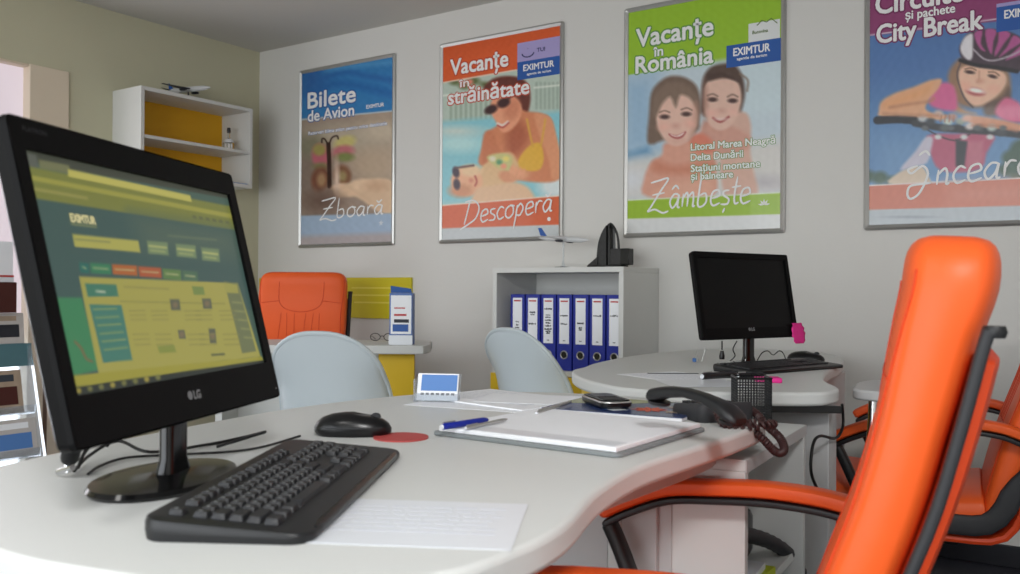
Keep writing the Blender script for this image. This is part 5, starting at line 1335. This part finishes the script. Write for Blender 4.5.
# ------------------------------------------------------------------ desk phone
t = thing('desk_telephone', 'dark desk telephone with its handset lying across, at the far corner of the front desk', 'telephone')
pc = np.array([3.74, -2.10]); a_ = math.radians(-38)
pbase = on_z(712, 407, DZT+.02); t.location = (float(pbase[0]), float(pbase[1]), DZT+.0003); t.rotation_euler = (0, 0, a_)
b = MB(); b.rings([[(x*s_, y*s_, z+(.018*(x+.09)/.18 if z > .01 else 0)) for x, y in rrect(.11, .11, .015, 4)] for s_, z in ((.97, 0), (1, .004), (1, .012), (.96, .018), (.9, .019))]); b.build('base', M['greyblk'], t)
kk = MB()
for i in range(4):
    for j in range(3): kk.box(-.045+i*.022, -.030+i*.022, -.035+j*.02, -.021+j*.02, .022+i*.0021, .0275+i*.0021)
kk.build('keypad', M['keyc'], t, smooth=False)
rebase
# handset from px (652,388) to (742,418)
hs_t = on_z(652, 391, DZT+.075); hs_b = on_z(742, 415, DZT+.055)
A_ = Vector(hs_t); B_ = Vector(hs_b)
hp = MB(); d = (B_-A_); Lh = d.length; dn = d.normalized(); sd_ = dn.cross(Vector((0, 0, 1))).normalized(); up = sd_.cross(dn)
rings = []
Linv = (Matrix.Translation(t.location) @ Matrix.Rotation(a_, 4, 'Z')).inverted()
for s_, w_, h_, dz in ((0, .018, .010, -.006), (.03, .024, .018, -.004), (.12, .025, .020, .0), (.22, .022, .016, .006), (.4, .018, .013, .011), (.6, .018, .013, .010), (.78, .022, .017, .004), (.88, .026, .020, -.002), (.97, .024, .016, -.008), (1., .018, .009, -.010)):
    c0 = A_+d*s_+up*dz
    rings.append([tuple(Linv @ (c0+sd_*w_*.8*math.copysign(abs(math.cos(q))**.7, math.cos(q))+up*h_*.55*math.copysign(abs(math.sin(q))**.7, math.sin(q)))) for q in np.linspace(0, 2*PI, 19)[:-1]])
hp.rings(rings); hsd = hp.build('handset', M['blackp'], t)
for s_ in (.1, .9):
    c0 = A_+d*s_-up*.012
    MB().rings([[tuple(Linv @ (c0+(sd_*math.cos(q)+dn*math.sin(q))*r_-up*z_)) for q in np.linspace(0, 2*PI, 17)[:-1]] for r_, z_ in ((.018, 0), (.017, .004), (.014, .006))]).build('ear_cup', M['blackp'], hsd)
# cord
cpts = cr([tuple(on_z(716, 408, DZT+.03)), tuple(on_z(728, 426, DZT+.004)), (3.875, -2.20, DZT+.008), tuple(at_d(748, 424, 1.52)), tuple(at_d(762, 438, 1.50)), tuple(at_d(776, 452, 1.50)), tuple(at_d(784, 450, 1.50)), tuple(at_d(780, 438, 1.52)), tuple(at_d(765, 424, 1.56)), tuple(at_d(754, 412, 1.62)), tuple(at_d(742, 408, 1.66))], 22)
coil = []; base_r = .0052
for i, p in enumerate(cpts):
    a = cpts[max(i-1, 0)]; c2 = cpts[min(i+1, len(cpts)-1)]; tg = (c2-a).normalized(); u = tg.cross(Vector((0, 0, 1))).normalized(); w = tg.cross(u)
    coil.append((p, tg, u, w))
dense = []
for i in range(len(coil)-1):
    for q in range(5):
        f = q/5; p = coil[i][0].lerp(coil[i+1][0], f); ph = (i+f)*2.2
        dense.append(tuple(Linv @ (p+coil[i][2]*math.cos(ph)*base_r+coil[i][3]*math.sin(ph)*base_r)))
MB().tube(dense, .0026, 5).build('coiled_cord', M['cord'], t)

# ------------------------------------------------------------------ mesh cup on the storage unit, pens in it
t = thing('pen_cup', 'square dark wire mesh pen cup on the storage unit', 'pen cup', (float(on_z(751, 424, .69)[0]), float(on_z(751, 424, .69)[1]), .6903), math.radians(30))
s_ = .036; hh = .100
g = MB()
nv = 12
for sx_, sy_, dx, dy in ((-s_, -s_, 1, 0), (-s_, s_, 1, 0), (-s_, -s_, 0, 1), (s_, -s_, 0, 1)):
    for k in range(nv+1):
        x, y = sx_+dx*2*s_*k/nv, sy_+dy*2*s_*k/nv; r_ = .0008; g.box(x-r_, x+r_, y-r_, y+r_, .003, hh)
    for k in range(16):
        z = .004+(hh-.006)*k/16; x1_, y1_ = sx_+dx*2*s_, sy_+dy*2*s_; g.box(min(sx_, x1_)-.0006, max(sx_, x1_)+.0006, min(sy_, y1_)-.0006, max(sy_, y1_)+.0006, z, z+.0014)
g.build('mesh_wall', M['smoke'], t, smooth=False)
rm = MB(); 
for z in (.0, hh):
    for a, b_ in (((-s_, -s_), (s_, -s_)), ((s_, -s_), (s_, s_)), ((s_, s_), (-s_, s_)), ((-s_, s_), (-s_, -s_))): rm.tube([(a[0], a[1], z+.002), (b_[0], b_[1], z+.002)], .0022, 6)
rm.build('rim', M['satin'], t); MB().box(-s_, s_, -s_, s_, .0, .003).build('bottom', M['satin'], t, smooth=False)

# ------------------------------------------------------------------ things on the back desk
zt = DZT+.0003
sheet('paper_sheet', tuple(on_z(676, 377, DZT)[:2]), .2, .26, math.radians(62), zt, M['paper'], 'printed sheet with a dark header on the back desk, left of the pens', lines=14)
sheet('paper_sheet', tuple(on_z(700, 384, DZT)[:2]), .18, .16, math.radians(40), zt+.001, M['paperg'], 'plain white sheet on the back desk nearest the phone', lines=0)
hdr = MB().box(-.07, .07, -.008, .008, 0, .0006).build('paper_strip', M['ink'], loc=(float(on_z(673, 374, DZT)[0]), float(on_z(673, 374, DZT)[1]), zt+.0012)); hdr.rotation_euler = (0, 0, .6); tag(hdr, 'dark grey paper strip lying on the printed sheet', 'paper')
pen('thick black marker lying on the back desk in front of the monitor', on_z(702, 376.5, DZT+.009), on_z(738, 374, DZT+.009), M['satin'], .0085, 'marker')
pen('second black marker on the back desk, just behind the pen cup', on_z(738, 376, DZT+.008), on_z(766, 375, DZT+.008), M['satin'], .0075, 'marker')
o = MB().box(-.03, .03, -.026, .026, 0, .012).build('note_block', M['pink'], loc=(float(on_z(768, 382, DZT)[0]), float(on_z(768, 382, DZT)[1]), zt), bevel=.002); o.rotation_euler = (0, 0, .5); tag(o, 'hot pink note block behind the pen cup', 'note block')
# small wire stand with blue leaflet left of monitor
t = thing('wire_stand', 'small thin wire stand with a blue clip left of the switched-off monitor', 'stand', (float(on_z(700, 362, DZT)[0]), float(on_z(700, 362, DZT)[1]), zt), math.radians(30))
MB().tube([(-.02, 0, .001), (-.012, .0, .035), (-.004, 0, .001), (.006, 0, .002), (.018, .0, .045), (.022, 0, .04)], .0012, 6).build('wire', M['silver'], t)
MB().box(-.024, -.012, -.002, .002, .0, .012).build('clip', M['bluecard'], t, bevel=.001)
# cables of the monitor: one hanging with plug, loops behind
cable('monitor_cable', [tuple(at_d(722, 341, 2.72)), tuple(at_d(722, 350, 2.72))], .0022, 'short black lead hanging below the switched-off monitor, left of its neck', n=3)
t = thing('cable_plug', 'black inline plug hanging below the switched-off monitor', 'plug', tuple(at_d(722, 352, 2.72)))
MB().tube([(0, 0, .004), (0, 0, -.012), (0, 0, -.022)], [.005, .0085, .0075], 12).build('housing', M['satin'], t)
cable('monitor_cable', [tuple(at_d(737, 341, 2.78)), tuple(at_d(733, 349, 2.78)), tuple(at_d(735, 356, 2.78)), tuple(on_z(730, 361, DZT+.003))], .0018, 'thin black lead curving down beside the neck of the switched-off monitor', n=5)
cable('keyboard_cable', [tuple(on_z(757, 361, DZT+.003)), tuple(at_d(762, 353, 2.9)), tuple(at_d(768, 351, 2.9)), tuple(at_d(773, 355, 2.9)), tuple(at_d(779, 351, 2.9)), tuple(at_d(783, 353, 2.9)), tuple(on_z(786, 360, DZT+.003))], .0018, 'thin black cable in two small humps right of the switched-off monitor neck', n=5)

# ------------------------------------------------------------------ brochure dispenser on the corner desk
ps = on_z(402, 344.5, DZT)
t = thing('brochure_box', 'upright blue and white brochure box on the corner desk', 'brochure box', (float(ps[0]), float(ps[1]), .7503), math.radians(30))
w2 = .048
bx = MB(); bx.box(-w2, w2, -.03, .03, 0, .215); o1 = bx.build('box', M['cardb'], t, bevel=.001)
MB().box(-w2+.006, w2-.004, -.0308, -.0302, .045, .205).build('front_sheet', M['paper'], o1, smooth=False)
MB().box(-w2+.014, w2-.016, -.0316, -.0309, .055, .085).build('blue_heading', M['logoblue'], o1, smooth=False)
MB().box(-w2+.02, w2-.024, -.0316, -.0309, .12, .128).build('red_line', M['red'], o1, smooth=False); MB().box(-w2+.02, w2-.03, -.0316, -.0309, .15, .155).build('red_line', M['red'], o1, smooth=False)
MB().box(-w2+.02, w2-.014, -.0316, -.0309, .092, .106).build('cars_print', M['ink'], o1, smooth=False)
MB().box(-w2-.002, w2+.002, -.034, -.0318, .0, .04).build('front_pocket', M['paperg'], t, bevel=.001)
for k_, (m_, dz) in enumerate((('cardb', .245), ('bluecard', .235), ('cardb', .228))):
    MB().add([(-w2+.004, -.02+.012*k_, .2155), (w2-.006, -.02+.012*k_, .2155), (w2-.006, -.026+.012*k_, dz-.012), (-w2+.004, -.03+.012*k_, dz), (-w2+.004, -.017+.012*k_, .2155), (w2-.006, -.017+.012*k_, .2155), (w2-.006, -.023+.012*k_, dz-.012), (-w2+.004, -.027+.012*k_, dz)], [(0, 1, 2, 3), (4, 5, 6, 7), (0, 1, 5, 4), (1, 2, 6, 5), (2, 3, 7, 6), (3, 0, 4, 7)]).build('leaflet', M[m_], t, smooth=False)
pt = on_z(382, 341, .7503)
t = thing('reading_glasses', 'dark folded reading glasses on the corner desk beside the brochure box', 'glasses', (float(pt[0]), float(pt[1]), .7503), math.radians(34))
gm = MB()
for cx_ in (-.03, .03): gm.tube([(cx_+.022*math.cos(a), 0, .018+.016*math.sin(a)) for a in np.linspace(0, 2*PI, 19)], .0018, 6)
gm.tube([(-.008, 0, .02), (0, 0, .023), (.008, 0, .02)], .0018, 6); gm.build('frame', M['satin'], t)
for sg in (-1, 1): MB().tube([(sg*.052, 0, .02), (sg*.05, .06, .016), (sg*.046, .11, .003)], .0018, 6).build('temple', M['satin'], t)

# ------------------------------------------------------------------ light
SC.world = bpy.data.worlds.new('world'); SC.world.use_nodes = True
wn = SC.world.node_tree; sky = wn.nodes.new('ShaderNodeTexSky'); sky.sky_type = 'NISHITA'; sky.sun_disc = False; sky.sun_elevation = .7
wn.links.new(sky.outputs[0], wn.nodes['Background'].inputs[0]); wn.nodes['Background'].inputs[1].default_value = .12
def area(name, loc, rot, sx, sy_, e, col=(1, 1, 1)):
    l = bpy.data.lights.new(name, 'AREA'); l.shape = 'RECTANGLE'; l.size = sx; l.size_y = sy_; l.energy = e; l.color = col
    o = bpy.data.objects.new(name, l); COL.objects.link(o); o.location = loc; o.rotation_euler = rot; return o
# added fill at the unseen front window, in place of flash; daylight at the glazed door
area('front_window_fill', (2.9, YF+.03, 1.25), (math.radians(90), 0, 0), 4.1, 1.85, 104, (.95, .975, 1.))
area('glass_door_daylight', (.03, (D0-1.40)/2, 1.05), (math.radians(90), 0, math.radians(-90)), 1.6, 1.9, 18, (.98, .98, 1.))
# added ceiling lamps out of view, brightening the near side like a flash
t = thing('fill_lamp', 'added square ceiling lamp, out of view, filling the front desk with light', 'lamp', (3.55, -4.15, CEIL-.06))
MB().box(-.32, .32, -.32, .32, .012, .0598).build('housing', M['white'], t, bevel=.004)
MB().box(-.30, .30, -.30, .30, .004, .0118).build('diffuser', mat_emit('fill_lamp_glow', (255, 250, 240), 3.), t, smooth=False)
t2_ = copy_tree(t); t2_['label'] = 'second added square ceiling lamp, out of view, filling the near side'; t2_.location = (5.2, -4.4, CEIL-.06)
area('fill_lamp_light', (5.2, -4.4, CEIL-.066), (0, 0, 0), .58, .58, 62, (1., 1., 1.))
area('fill_lamp_light', (3.55, -4.15, CEIL-.066), (0, 0, 0), .58, .58, 6, (1., 1., 1.))

SC.view_settings.view_transform = 'Standard'; SC.view_settings.look = 'None'; SC.view_settings.gamma = 1.; SC.view_settings.exposure = .12
SC.view_settings.use_curve_mapping = False
